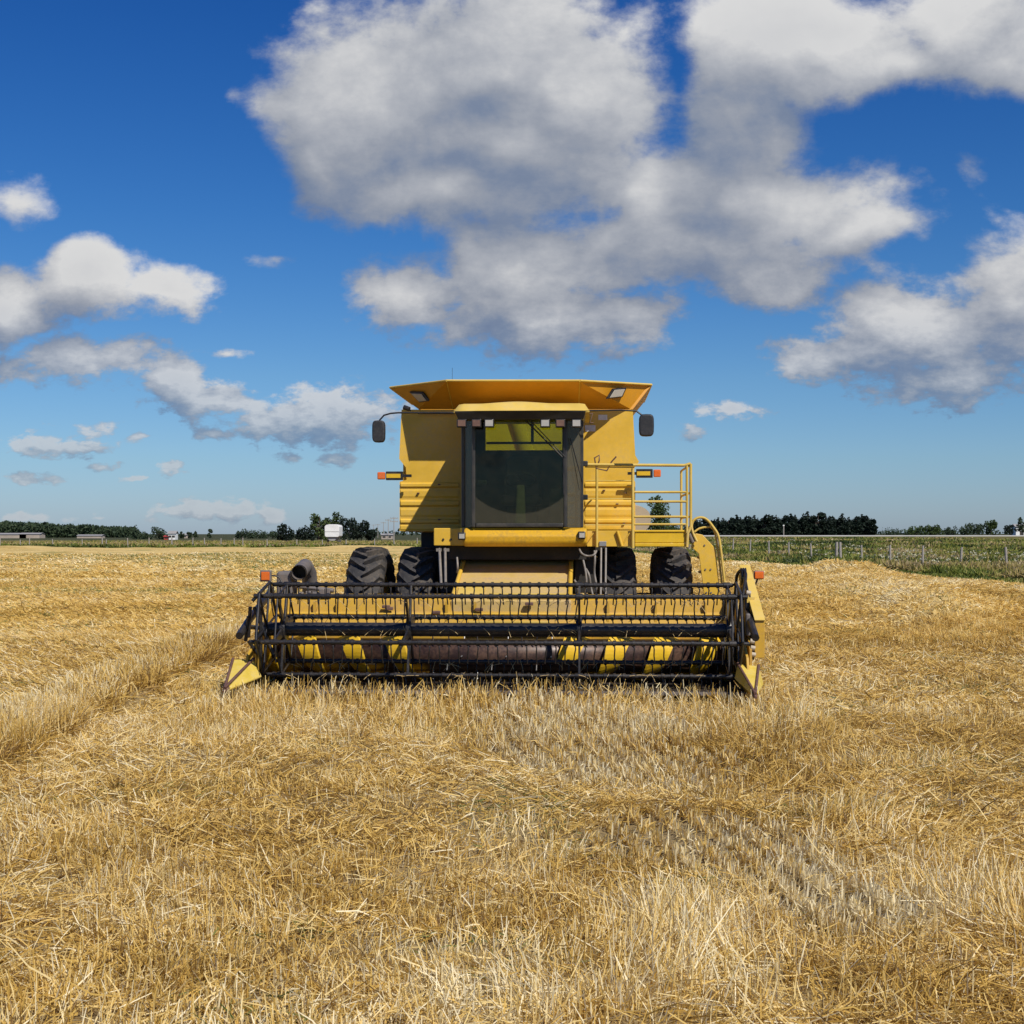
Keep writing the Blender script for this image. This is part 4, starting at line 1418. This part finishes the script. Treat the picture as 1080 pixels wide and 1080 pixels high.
def blade_mat(name, stops, trans=.3, rough=.55, spec=.35):
    m, N = new_mat(name)
    a = N.node('ShaderNodeAttribute', attribute_name='tint')
    col = N.ramp(a.outputs['Fac'], stops)
    p = N.node('ShaderNodeBsdfPrincipled')
    N.put(p.inputs['Base Color'], col)
    p.inputs['Roughness'].default_value = rough
    p.inputs['Specular IOR Level'].default_value = spec
    tl = N.node('ShaderNodeBsdfTranslucent'); N.put(tl.inputs[0], col)
    mx = N.node('ShaderNodeMixShader'); mx.inputs[0].default_value = trans
    N.t.links.new(p.outputs[0], mx.inputs[1]); N.t.links.new(tl.outputs[0], mx.inputs[2])
    N.t.links.new(mx.outputs[0], N.node('ShaderNodeOutputMaterial').inputs[0])
    return m
M['straw'] = blade_mat('dry_straw', [(0.0, (.07, .10, .02)), (.07, (.20, .22, .06)), (.12, (.16, .085, .025)), (.35, (.50, .31, .065)), (.6, (.72, .49, .13)), (.82, (.85, .67, .30)), (1.0, (.92, .82, .55))], .34)

def scatter(n, y0, y1, margin):
    """uniform over the trapezoid the frame sees, plus a margin"""
    u_ = rng.random(int(n * 1.0))
    # density uniform in area: pdf(y) ~ (.72 y + 2 margin)
    ys = np.linspace(y0, y1, 400); c = np.cumsum(.72 * ys + 2 * margin); c = (c - c[0]) / (c[-1] - c[0])
    y = np.interp(u_, c, ys)
    x = (rng.random(len(y)) * 2 - 1) * (.36 * y + margin)
    return x, y

def straw_band(name, dens_, y0, y1, wid, lnmin, lnmax, clump):
    area = .36 * (y1 ** 2 - y0 ** 2) + 2 * 2.0 * (y1 - y0)
    n = int(area * dens_)
    x, y = scatter(n, y0, y1, 2.0)
    n = len(x)
    # gather part of them in tufts
    k = max(1, int(n / clump))
    cx_, cy_ = scatter(k, y0, y1, 2.0)
    k = len(cx_)
    pick = rng.integers(0, k, n)
    tuft = rng.random(n) < .55
    jit = .035 + .0012 * y
    x = np.where(tuft, cx_[pick] + rng.normal(0, 1, n) * jit, x); y = np.where(tuft, cy_[pick] + rng.normal(0, 1, n) * jit, y)
    stand_map = fbm(x, y, 1.5, 71, 3)
    # the standing edge left of the last pass
    le = edge_side(x, y)
    ex = edge_line(y)
    face = le * sstep(-.34, -.12, x - ex)  # tint drops here: brown stems, plus the face's shadow put into the colour
    rb = 1.2 * np.exp(-(((x - .75 - (6.6 - y) * .1) / .32) ** 2 + ((y - 6.5) / .75) ** 2)) + np.exp(-(((x - 2.2) / .35) ** 2 + ((y - 9.3) / .7) ** 2)) * .8 + np.exp(-(((x - 2.5) / .3) ** 2 + ((y - 7.2) / .7) ** 2)) * .7
    front = sstep(11, 14.5, y) * sstep(17.2, 16.4, y) * sstep(-3.6, -3.2, x) * sstep(3.5, 3.0, x)
    leftflat = sstep(-.9, -1.4, x - ex) * sstep(8, 10, y)
    S = sstep(.53, .66, stand_map) + le * 1.2 + rb + front * .55 - leftflat * .9
    tm, tb = track(x, y)
    S = np.clip(S + .5 * tm * (tb > .5), 0, 1)
    stand = rng.random(n) < (.10 + .72 * S)
    stand &= tuft | (rng.random(n) < .3)
    # drill rows: stalks stand in their row
    rowm = tm > .35
    k_ = (x + .15 * y + (fbm(x, y, .9, 65, 2) - .5) * .06) / .20
    off = (np.round(k_ - .25) + .25 - k_) * .20
    x = np.where(rowm, x + off + rng.normal(0, .030, n), x)
    stand = np.where(rowm, rng.random(n) < .86, stand)
    flow = fbm(x, y, 1.5, 91, 2) * 14 + fbm(x, y, .5, 95, 2) * 3
    az = np.where(rng.random(n) < .35 + .5 * np.clip(rb, 0, 1), flow + rng.normal(0, .55, n), rng.random(n) * 6.283)
    tilt = np.where(stand, np.abs(rng.normal(.30, .22, n)), rng.normal(1.33, .20, n))
    az = np.where(rowm, np.where(rng.random(n) < .85, -1.5 + rng.normal(0, .45, n), az), az)
    az = np.where((leftflat > .5) & (rng.random(n) < .6), 2.9 + rng.normal(0, .5, n), az)
    tilt = np.where(rowm & stand, rng.normal(.5, .3, n), tilt)
    ln = rng.uniform(lnmin, lnmax, n) ** 1.0 * np.where(stand, .62, rng.uniform(.45, 1.0, n)) * (1 + .75 * le + .95 * rb) * (1 - .30 * rowm) * (.75 + .5 * fbm(x, y, 2.3, 77, 2))
    ln = np.where(stand & (front > .5), ln * (1.35 + .6 * sstep(14.3, 15.4, y)), ln)
    # thin patches where the soil shows
    th = fbm(x, y, .55, 55, 3) + .35 * (fbm(x, y, 2.6, 57, 2) - .5)
    keep = rng.random(n) < np.clip((th - .31) / .16, .30, 1.0) * np.where(rowm, np.where(stand, 1.0, .30), 1)
    bend = np.where(stand, rng.normal(.18, .3, n), rng.normal(.12, .25, n))
    zz = ground_z(x, y) + np.where(stand, 0, np.abs(rng.normal(0, .035, n)) + .004)
    patch = fbm(x, y, 1.9, 81, 3); fine = fbm(x, y, .35, 83, 2)
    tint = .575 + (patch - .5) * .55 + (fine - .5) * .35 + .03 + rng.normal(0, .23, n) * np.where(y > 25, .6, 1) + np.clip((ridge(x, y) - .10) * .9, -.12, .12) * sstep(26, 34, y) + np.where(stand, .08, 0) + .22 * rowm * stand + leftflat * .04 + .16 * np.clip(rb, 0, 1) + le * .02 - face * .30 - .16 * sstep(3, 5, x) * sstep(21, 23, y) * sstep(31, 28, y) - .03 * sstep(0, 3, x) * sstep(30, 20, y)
    tint = np.clip(tint, .13, 1.0)
    gp = sstep(.57, .66, fbm(x, y, 1.1, 87, 3))
    gp2 = sstep(.54, .64, fbm(x * .22, y, 5.0, 89, 3)) * sstep(28, 34, y) * sstep(-3, -8, x)
    green = ((rng.random(n) < .30 * gp) & (~stand)) | (rng.random(n) < .62 * gp2)
    tint = np.where(green, rng.uniform(0, .09, n), tint)
    tint = np.where(gp2 > .3, np.where(green, .07, tint), tint)
    ln = np.where(green, ln * .5, ln)
    inside = (x < edge_x(y) - .2)
    # keep the tyre contact and the pan clear of standing stalks
    under = (np.abs(x) < 3.0) & (y > 16.5) & (y < 18.5) & stand
    keep &= inside & ~under
    w = wid * rng.uniform(.7, 1.35, n) * np.where(rowm & stand, 1.5, 1)
    a = [q[keep] for q in (x, y, zz, ln, az, tilt, w, bend, tint)]
    return a
bands = [straw_band('a', 3400, 3.8, 8.5, .0056, .07, .32, 18),
         straw_band('b', 2700, 8.5, 15, .0066, .07, .28, 18),
         straw_band('c', 1100, 15, 28, .0100, .08, .28, 16),
         straw_band('d', 300, 28, 60, .020, .08, .26, 12),
         straw_band('e', 60, 60, 130, .045, .10, .30, 6)]
cat = [np.concatenate([b[i] for b in bands]) for i in range(9)]
so_ = blade_mesh('straw', *cat, M['straw'])
tag(so_, 'golden cut straw and stubble lying over the whole field', 'straw', kind='stuff')
print('STRAW', len(cat[0]))

# ------------------------------------------------------------------ rough grass and flowers at the right edge
M['grass'] = blade_mat('meadow_grass', [(0, (.035, .06, .012)), (.35, (.16, .20, .03)), (.6, (.30, .28, .06)), (.85, (.38, .28, .11)), (1, (.45, .36, .20))], .3)
M['flower'] = blade_mat('flower_head', [(0, (.42, .41, .28)), (1, (.66, .64, .47))], .3)
def g_scatter(n, y0, y1, xo0, xo1, p=1.0):
    u_ = rng.random(n)
    y = (y0 ** -1 + (y1 ** -1 - y0 ** -1) * u_) ** -1.0      # even in the picture's depth
    x = edge_x(y) + xo0 + (xo1 - xo0) * rng.random(n) ** p
    return x, y
def lz(x, y): return far_z(x, y)
# mown strip beside the field
x, y = g_scatter(26000, 40, 200, -.2, 3.2)
n = len(x)
blade_a = (x, y, lz(x, y), rng.uniform(.10, .28, n), rng.random(n) * 6.28, np.abs(rng.normal(.3, .3, n)), y * .0009 * rng.uniform(.6, 1.5, n), rng.normal(.3, .3, n),
           np.clip(.28 + (fbm(x, y, 4, 201, 3) - .5) * .9 + rng.normal(0, .1, n), 0, 1))
# tall growth along the fence and up to the road
x, y = g_scatter(130000, 42, 222, 2.6, 60, 1.6)
n = len(x)
tall = (.35 + .9 * fbm(x, y, 5, 205, 3)) * np.clip(1.35 - y / 190, .28, 1)
brown = sstep(6.5, 2.8, x - edge_x(y))
blade_b = (x, y, lz(x, y), rng.uniform(.35, .85, n) * tall, rng.random(n) * 6.28, np.abs(rng.normal(.15, .22, n)), y * .0008 * rng.uniform(.6, 1.6, n), rng.normal(.7, .5, n),
           np.clip(.52 + (fbm(x, y, 6, 207, 3) - .5) * 2.2 + .10 * brown * sstep(50, 80, y) + rng.normal(0, .12, n), 0, 1))
# dry grass along the far left fence
n = 42000
x = rng.uniform(-95, 19, n); y = FIELD_END + 1 + 110 * rng.random(n) ** 1.5
blade_c = (x, y, lz(x, y), rng.uniform(.3, .75, n), rng.random(n) * 6.28, np.abs(rng.normal(.2, .22, n)), y * .0012 * rng.uniform(.6, 1.6, n), rng.normal(.3, .3, n),
           np.clip(.66 + (fbm(x, y, 9, 211, 3) - .5) * 1.0 + rng.normal(0, .1, n) - .35 * (y < FIELD_END + 3), 0, 1))
g = [np.concatenate([a, b, c]) for a, b, c in zip(blade_a, blade_b, blade_c)]
tag(blade_mesh('grass', *g, M['grass']), 'rough green and brown grass between the field, the fences and the road', 'grass', kind='stuff')
# white umbels
x, y = g_scatter(1600, 50, 190, 4.0, 26, 1.1)
k = fbm(x, y, 5, 221, 3) > .52
x, y = x[k], y[k]; n = len(x)
h = rng.uniform(.45, .95, n) * np.clip(1.35 - y / 190, .4, 1)
S5 = 5
xx = np.repeat(x, S5) + rng.normal(0, .05, n * S5); yy = np.repeat(y, S5) + rng.normal(0, .05, n * S5)
zz = np.repeat(lz(x, y) + h, S5) + rng.normal(0, .02, n * S5)
N5 = n * S5
wf = np.repeat(y * .0009, S5)
tag(blade_mesh('wildflowers', xx, yy, zz, rng.uniform(.04, .09, N5), rng.random(N5) * 6.28, rng.uniform(.6, 1.6, N5), np.maximum(.05, wf), rng.normal(0, .3, N5), rng.random(N5), M['flower']),
    'white flower heads scattered in the rough grass by the fence', 'wildflowers', kind='stuff')

# ------------------------------------------------------------------ fences
M['post'] = surf('weathered_wood', (.34, .31, .28), .85, dirt=(.2, .17, .14), dirt_amt=.6, scale=7)
M['wire'] = surf('fence_wire', (.22, .21, .2), .6, metal=.5)
def post_mesh(h, r, lean):
    mb = MB()
    mb.tube([(0, 0, -.1), (lean * .5, 0, h * .5), (lean, 0, h)], r, 8, r2=r * .86)
    return mb
def to_w(px, line):
    """where the sight line of a photo column meets a fence line (design-time measurement)"""
    k = (px - 540) / 1500
    return line(k)
fr = empty('wire_fence', (24.5, 85, 0))
tag(fr, 'weathered post and wire fence in the flowering grass on the right', 'fence')
def right_line(k):           # x = k*y and x = fence_x(y)
    y = (18.6 + 190 * .0555) / (k + .0555); return k * y, y
prev = None
pp = []
for px in (638, 648, 660, 674, 690, 706, 722, 740, 757, 773, 791, 811, 832, 856, 882, 886.5, 909, 939, 973, 1013, 1062, 1120):
    x, y = right_line((px - 540) / 1500); pp.append((x, y))
    z = far_z(x, y)
    thick = .11 if px in (882, 886.5) else .075
    o = post_mesh(1.42 if px in (882, 886.5) else random.uniform(1.22, 1.36), thick, random.uniform(-.08, .08)).build('post', M['post'], fr, loc=(x - 24.5, y - 85, z))
for zz_ in (.45, .8, 1.12):
    mb = MB(); mb.tube([(x - 24.5, y - 85, far_z(x, y) + zz_) for x, y in pp], .005, 4, smooth=False); mb.build('wire', M['wire'], fr)
fl_ = empty('wire_fence', (-30, FIELD_END + 4, 0))
tag(fl_, 'distant line of thin fence posts along the left end of the field', 'fence')
pp = []
for px in (-22, 0, 22, 31, 56, 87, 108, 111.5, 135, 157, 181, 203, 216, 233, 247, 256, 282, 313, 340, 365, 395, 416, 440, 470, 500, 530, 560, 590, 615, 636):
    y = FIELD_END + 3.5; x = (px - 540) / 1500 * y; pp.append((x, y))
    post_mesh(random.uniform(1.15, 1.45), .10 if px in (108, 181) else .075, random.uniform(-.12, .12)).build('post', M['post'], fl_, loc=(x + 30, y - FIELD_END - 4, 0))
for zz_ in (.5, 1.0):
    mb = MB(); mb.tube([(x + 30, y - FIELD_END - 4, zz_) for x, y in pp], .008, 4, smooth=False); mb.build('wire', M['wire'], fl_)

# ------------------------------------------------------------------ trees
def leaf_mat(name, a, b):
    m, N = new_mat(name)
    g_ = N.node('ShaderNodeNewGeometry')
    col = N.mix(g_.outputs['Random Per Island'], a, b)
    p = N.node('ShaderNodeBsdfPrincipled'); N.put(p.inputs['Base Color'], col); p.inputs['Roughness'].default_value = .7; p.inputs['Specular IOR Level'].default_value = .25
    tl = N.node('ShaderNodeBsdfTranslucent'); N.put(tl.inputs[0], col)
    mx = N.node('ShaderNodeMixShader'); mx.inputs[0].default_value = .25
    N.t.links.new(p.outputs[0], mx.inputs[1]); N.t.links.new(tl.outputs[0], mx.inputs[2])
    N.t.links.new(mx.outputs[0], N.node('ShaderNodeOutputMaterial').inputs[0])
    return m
M['leaf'] = leaf_mat('broadleaf_foliage', (.030, .055, .016), (.075, .11, .030))
M['leaf_dark'] = leaf_mat('conifer_foliage', (.008, .016, .012), (.016, .030, .017))
M['leaf_far'] = leaf_mat('far_foliage', (.030, .055, .030), (.060, .085, .040))
M['bark'] = surf('bark', (.09, .07, .055), .9, dirt=(.05, .04, .03), dirt_amt=.5, scale=6)
def leaves_np(C_, Rr, n, size, seed, squash=1.0):
    """leaf quads in the shell and volume of several clumps"""
    rg = np.random.default_rng(seed)
    C_ = np.array(C_, float); Rr = np.array(Rr, float)
    w = Rr ** 2; w = w / w.sum()
    ci = rg.choice(len(C_), n, p=w)
    d = rg.normal(size=(n, 3)); d /= np.linalg.norm(d, axis=1)[:, None]
    rad = Rr[ci] * rg.uniform(.45, 1.08, n) ** .6
    P_ = C_[ci] + d * rad[:, None] * np.array([1, 1, squash])
    a = rg.normal(size=(n, 3)); a /= np.linalg.norm(a, axis=1)[:, None]
    b = np.cross(a, rg.normal(size=(n, 3))); b /= np.linalg.norm(b, axis=1)[:, None]
    s_ = (size * rg.uniform(.6, 1.4, n))[:, None]
    v = np.stack([P_ - a * s_, P_ + b * s_ * .6, P_ + a * s_, P_ - b * s_ * .6], 1).reshape(-1, 3)
    return v
def leaf_obj(name, v, mat_, parent=None):
    n = len(v) // 4
    me = bpy.data.meshes.new(name)
    me.vertices.add(len(v)); me.vertices.foreach_set('co', v.astype(np.float32).ravel())
    me.loops.add(4 * n); me.loops.foreach_set('vertex_index', np.arange(4 * n, dtype=np.int32))
    me.polygons.add(n); me.polygons.foreach_set('loop_start', np.arange(0, 4 * n, 4, dtype=np.int32))
    me.update(calc_edges=True); me.materials.append(mat_)
    o = bpy.data.objects.new(name, me); COL.objects.link(o); o.parent = parent
    return o
def tree(name, label, loc, h, w, kind, seed, cat='tree', group=None, n=1800, leaf=.22, mat_='leaf', trunk=.25):
    rd = random.Random(seed)
    t = empty(name, loc); tag(t, label, cat, group)
    Cc, Rr = [], []
    mb = MB()
    top = h * .9
    lean = rd.uniform(-.04, .04) * h
    mb.tube([(0, 0, -.2), (lean * .3, 0, h * .3), (lean, 0, top)], h * .028, 8, r2=h * .008)
    if kind == 'round':
        k = 13
        for i in range(k):
            a = rd.uniform(0, 6.28); zz_ = h * rd.uniform(trunk + .1, .86)
            rr = w * .5 * math.sqrt(max(.1, 1 - ((zz_ / h - .55) / .5) ** 2)) * rd.uniform(.35, .8)
            c = (rr * math.cos(a) + lean, rr * math.sin(a), zz_); Cc.append(c); Rr.append(w * rd.uniform(.14, .24))
            mb.tube([(lean * .3, 0, h * rd.uniform(.2, .45)), tuple(v * .6 for v in c[:2]) + (c[2] * .85,), c], h * .012, 5, r2=h * .003)
    elif kind == 'open':
        for i in range(11):
            f = i / 10; zz_ = h * lerp(.30, .95, f)
            sp = w * .5 * (1 - f) ** .6 * rd.uniform(.5, 1.0) + w * .03; a = i * 2.4 + rd.uniform(-.4, .4)
            c = (sp * .75 * math.cos(a), sp * .75 * math.sin(a), zz_); Cc.append(c); Rr.append(w * lerp(.22, .12, f) * rd.uniform(.8, 1.2))
            mb.tube([(0, 0, zz_ - h * .08), c], h * .01, 5, r2=h * .003)
            if rd.random() < .6: Cc.append((0, 0, zz_)); Rr.append(w * lerp(.16, .08, f))
    elif kind == 'conifer':
        for i in range(9):
            f = i / 8; zz_ = h * lerp(.12, .95, f); rr = w * .42 * (1 - f) ** .8
            for q in range(3 if f < .7 else 1):
                a = rd.uniform(0, 6.28)
                Cc.append((rr * .6 * math.cos(a), rr * .6 * math.sin(a), zz_)); Rr.append(rr * .75 + w * .07)
    tr_ = mb.build('trunk', M['bark'], t)
    leaf_obj('crown', leaves_np(Cc, Rr, n, leaf, seed), M[mat_], t)
    return t
def tz(x, y): return far_z(x, y)
def put(px, D): x = (px - 540) / 1500 * D; return (x, D, float(tz(np.array(x), np.array(D))))

tree('tree', 'lone small green tree with open crown seen through the platform railing', put(694, 150), 5.6, 4.3, 'open', 5, n=3200, leaf=.12, trunk=.3)
# bushes beneath the lone tree
for i, (px, D, h, w, lb) in enumerate(((700, 175, 2.0, 3.6, 'low green bush behind the railing beside the lone tree'), (716, 200, 1.9, 3.4, 'low dark bush between the lone tree and the platform rail post'))):
    tree('bush', lb, put(px, D), h, w, 'round', 50 + i, cat='bush', n=900, leaf=.13, trunk=0)
# dark windbreak
protos = [None] * 4
gname = 'dark windbreak conifers beyond the road'
pxs = np.linspace(734, 918, 40)
for i, px in enumerate(pxs):
    D = 440 + (i % 3) * 9
    k = i % 4
    if protos[k] is None:
        protos[k] = tree('conifer', 'dark conifer standing in the long dense windbreak beyond the road', put(px, D), 6.6, 4.4, 'conifer' if k < 3 else 'round', 100 + k, group=gname, n=1500, leaf=.38, mat_='leaf_dark', trunk=.05)
        o = protos[k]
    else:
        o = copy_tree(protos[k]); o.location = put(px + random.uniform(-1, 1), D)
    e = .68 + .17 * min(1, (px - 734) / 60) + (.10 if 845 < px < 862 else 0)
    if px > 912: e *= .9
    s_ = e * random.uniform(.93, 1.08) * 1.12
    o.scale = (s_ * 1.2, s_ * 1.2, s_)
    o.rotation_euler = (0, 0, random.uniform(0, 6.28))
# bushes and trees on the far right
R_T = [(965, 300, 1.9, 5.5, 'round', 'leaf', 'bush', 'low spreading green bush right of the dark windbreak'),
       (985, 300, 2.4, 4.0, 'round', 'leaf', 'bush', 'taller rounded green bush right of the spreading one'),
       (1003, 420, 2.6, 4.0, 'round', 'leaf_far', 'tree', 'small hazy tree left of the tall round tree on the right'),
       (1019, 420, 3.6, 4.6, 'round', 'leaf_far', 'tree', 'middle-sized hazy tree just left of the tall round tree'),
       (1031, 430, 3.2, 4.2, 'round', 'leaf_far', 'tree', 'dense hazy tree touching the tall round tree'),
       (1045, 330, 4.3, 3.4, 'round', 'leaf', 'tree', 'tall round-headed tree near the right edge of the photo'),
       (1065, 420, 3.4, 3.6, 'round', 'leaf_dark', 'tree', 'dark low tree second from the right edge'),
       (1076, 420, 5.4, 3.4, 'open', 'leaf_far', 'tree', 'narrow upright tree at the right edge of the photo'),
       (940, 520, 1.8, 8, 'round', 'leaf_far', 'bush', 'thin low hedge just right of the windbreak end'),]
for i, (px, D, h, w, kd, mt, ct, lb) in enumerate(R_T):
    tree(ct, lb, put(px, D), h, w, kd, 200 + i, cat=ct, n=800, leaf=.22, mat_=mt, trunk=0 if ct == 'bush' else .1)
# left group by the white trailer
L_T = [(302, 330, 4.4, 5.0, 'round', 'leaf_dark', 'round dark tree standing alone left of the farm trees'),
       (322, 345, 3.3, 5.0, 'round', 'leaf_dark', 'low dark tree at the left foot of the farm trees'),
       (336, 335, 7.0, 5.2, 'round', 'leaf', 'tall tree left of the white trailer with an open top'),
       (343, 350, 5.6, 5.4, 'round', 'leaf_dark', 'dense dark tree just behind the left of the white trailer'),
       (355, 345, 7.1, 5.6, 'open', 'leaf', 'tall tree rising right above the white trailer'),
       (369, 340, 5.6, 5.4, 'round', 'leaf_dark', 'dark broad tree right of the white trailer'),
       (381, 335, 5.1, 5.4, 'round', 'leaf_dark', 'rounded dark tree at the right of the farm trees'),
       (391, 335, 2.9, 3.2, 'round', 'leaf_dark', 'smallest dark tree at the right end of the farm trees'),
       (255, 600, 4.2, 6.0, 'round', 'leaf_far', 'first small tree of the far hedge left of the round dark tree'),
       (262, 600, 3.0, 7.0, 'round', 'leaf_far', 'second low tree of the far hedge'),
       (275, 600, 2.6, 8.0, 'round', 'leaf_far', 'third low tree of the far hedge'),
       (288, 600, 2.8, 6.0, 'round', 'leaf_far', 'last low tree of the far hedge beside the round dark tree'),
       (143, 520, 5.3, 4.4, 'conifer', 'leaf_far', 'pointed tree where the far left wood ends'),
       (168, 500, 4.2, 5.8, 'round', 'leaf_far', 'rounded pale tree beside the small white farm building'),
       (192, 620, 3.4, 2.6, 'round', 'leaf_far', 'tiny far tree right of the white farm building'),
       (200, 620, 3.2, 2.6, 'round', 'leaf_far', 'tiny far tree in the gap of the far horizon'),
       (206, 620, 3.0, 2.4, 'open', 'leaf_far', 'thin tiny far tree nearest the distant hedge'),
       (221, 610, 4.2, 2.6, 'round', 'leaf_far', 'single tiny rounded tree on the open horizon'),
       (155, 540, 2.4, 6.0, 'round', 'leaf_far', 'low bush between the pointed and the rounded far trees')]
for i, (px, D, h, w, kd, mt, lb) in enumerate(L_T):
    tree('tree', lb, put(px, D), h, w, kd, 300 + i, n=1100 if D < 400 else 500, leaf=.26 if D < 400 else .34, mat_=mt, trunk=.06)
# far wood at the left: one mass
rgw = np.random.default_rng(5)
Cc, Rr = [], []
for i in range(260):
    px = -60 + 200 * i / 259 + rgw.uniform(-2, 2)
    D = 760 + rgw.uniform(-25, 40)
    hh = (7.6 - 2.6 * max(0, (px - 10)) / 130) * rgw.uniform(.85, 1.15)
    Cc.append(((px - 540) / 1500 * D, D, hh * .5)); Rr.append(hh * .5)
    Cc.append(((px - 540) / 1500 * D + rgw.uniform(-2, 2), D, hh * .8)); Rr.append(hh * .22)
tag(leaf_obj('woodland', leaves_np(Cc, Rr, 26000, .8, 9), M['leaf_far']), 'far low wood closing the left horizon', 'woodland', kind='stuff')
Cc, Rr = [], []
for i in range(150):
    px = 395 + 790 * i / 149 + rgw.uniform(-2, 2); D = 1500 + rgw.uniform(-60, 60); hh = rgw.uniform(2.5, 5.5)
    Cc.append(((px - 540) / 1500 * D, D, hh * .5 + 1.2)); Rr.append(hh * .75)
tag(leaf_obj('hedgerow', leaves_np(Cc, Rr, 5200, 1.3, 19), M['leaf_far']), 'very low far hedge line on the horizon behind the machine', 'hedge', kind='stuff')

# ------------------------------------------------------------------ trailer, buildings, utility poles
M['white_paint'] = surf('white_paint', (.78, .78, .76), .5, dirt=(.55, .53, .48), dirt_amt=.3, scale=.8)
M['roof_grey'] = surf('roof_sheet', (.30, .29, .28), .6)
M['pale_wall'] = surf('pale_wall', (.38, .32, .26), .8, dirt=(.4, .33, .26), dirt_amt=.4, scale=.4)
M['red_paint'] = surf('red_paint', (.38, .05, .04), .6)
D = 250; x0 = (351.2 - 540) / 1500 * D
t = empty('trailer', (x0, D, 0)); tag(t, 'white high-sided farm trailer parked in front of the dark farm trees', 'trailer')
mb = MB(); mb.prism([(-1.25, 1.6), (-1.05, 1.4), (1.05, 1.4), (1.25, 1.6), (1.28, 3.2), (1.05, 3.5), (.5, 3.6), (-.5, 3.6), (-1.05, 3.5), (-1.28, 3.2)], 'y', -1.5, 3.5); bx = mb.build('box', M['white_paint'], t, .04)
mb = MB(); mb.prism([(-.45, .75), (.45, .75), (.95, 1.39), (-.95, 1.39)], 'y', -1.2, 3.2); mb.build('hopper', M['roof_grey'], t)
mb = MB(); mb.box(-1.25, 1.25, -1.53, -1.502, 2.3, 2.36); mb.build('rail', M['roof_grey'], bx)
for sx_ in (-1, 1):
    for yy_ in (0, 2.2):
        mb = MB(); mb.lathe_x([(-.15, 0), (-.15, .45), (.15, .45), (.15, 0)], cx=sx_ * .95, cy=yy_, cz=.42, n=18); mb.build('wheel', M['rubber'], t)
def house(name, px, D, w, h, dp, rh, wall, roof, label, cat, wins=3):
    x = (px - 540) / 1500 * D
    t = empty(name, (x, D, 0)); tag(t, label, cat)
    mb = MB(); mb.prism([(-w / 2, -.2), (w / 2, -.2), (w / 2, h), (-w / 2, h)], 'y', 0, dp); mb.build('wall', M[wall], t)
    mb = MB(); mb.prism([(-.3, h - .02), (dp / 2, h + rh), (dp + .3, h - .02), (dp / 2, h + rh + .15)] if rh else [(-.2, h), (dp + .2, h), (dp + .2, h + .15), (-.2, h + .15)], 'x', -w / 2 - .3, w / 2 + .3)
    mb.build('roof', M[roof], t)
    for k in range(wins):
        xx_ = lerp(-w / 2, w / 2, (k + .5) / wins)
        mb = MB(); mb.box(xx_ - .5, xx_ + .5, -.06, -.002, h * .35, h * .7); mb.build('window', M['pillar'], t)
    return t
house('barn', 10, 640, 15, 1.7, 8, 0.5, 'pale_wall', 'roof_grey', 'long pale barn at the far left under the wood', 'barn', 0)
house('barn', 31, 640, 9, 1.8, 8, 0.5, 'pale_wall', 'roof_grey', 'shorter pale barn right of the long barn under the wood', 'barn', 0)
house('shed', 94, 640, 11, 1.1, 6, .4, 'pale_wall', 'roof_grey', 'low pale shed in front of the middle of the far wood', 'shed', 0)
house('house', 181, 480, 2.4, 2.0, 4, .8, 'white_paint', 'roof_grey', 'small white farm house beside the rounded pale far tree', 'house', 2)
house('shed', 175.5, 480, 1.6, 1.0, 3, .3, 'red_paint', 'red_paint', 'tiny red shed against the white farm house', 'shed', 1)
house('house', 195, 640, 2.6, 1.4, 4, .6, 'pale_wall', 'roof_grey', 'tiny far house among the horizon trees', 'house', 1)
house('shed', 408, 520, 4.0, 1.5, 5, .4, 'pale_wall', 'roof_grey', 'low pale shed at the foot of the utility poles', 'shed', 2)
house('building', 1078, 460, 4.0, 4.2, 4, .8, 'white_paint', 'roof_grey', 'small white building at the right edge beneath the upright tree', 'building', 1)
def upole(px, D, h, label, arms=1):
    x, y, z = put(px, D)
    t = empty('utility_pole', (x, y, z)); tag(t, label, 'utility pole', 'distant utility poles left of the machine')
    mb = MB(); mb.tube([(0, 0, -.2), (0, 0, h)], .16, 7, r2=.10); mb.build('pole', M['post'], t)
    for k in range(arms):
        mb = MB(); mb.box(-1.2, 1.2, -.08, .08, h - .5 - k * 1.0, h - .32 - k * 1.0); mb.build('crossarm', M['post'], t)
        for q in (-1, -.4, .4, 1):
            mb = MB(); mb.tube([(q, 0, h - .32 - k), (q, 0, h - .10 - k)], .06, 6); mb.build('insulator', M['roof_grey'], t)
for px, D, h, a, lb in ((415.5, 420, 7.0, 2, 'tallest utility pole, nearest the machine'), (409.5, 520, 7.4, 1, 'second utility pole from the machine'), (404.5, 620, 7.2, 1, 'third utility pole from the machine'),
                        (398.5, 720, 7.0, 1, 'fourth utility pole from the machine'), (394.0, 820, 7.4, 1, 'fifth and faintest utility pole, by the farm trees')):
    upole(px, D, h, lb, a)
x, y, z = put(826.5, 240)
t = empty('sign_post', (x, y, z)); tag(t, 'thin pale post standing beyond the road before the windbreak', 'post')
mb = MB(); mb.tube([(0, 0, 0), (0, 0, 2.0)], .09, 8); mb.build('pole', M['post'], t)
mb = MB(); mb.box(-.12, .12, -.1, .1, 1.9, 2.1); mb.build('cap', M['white_paint'], t)
if STRAW_CAUGHT.v:
    tag(STRAW_CAUGHT.build('caught_straw', M['straw_plain'] if 'straw_plain' in M else surf('loose_straw', (.6, .44, .2), .6), C), kind='stuff')
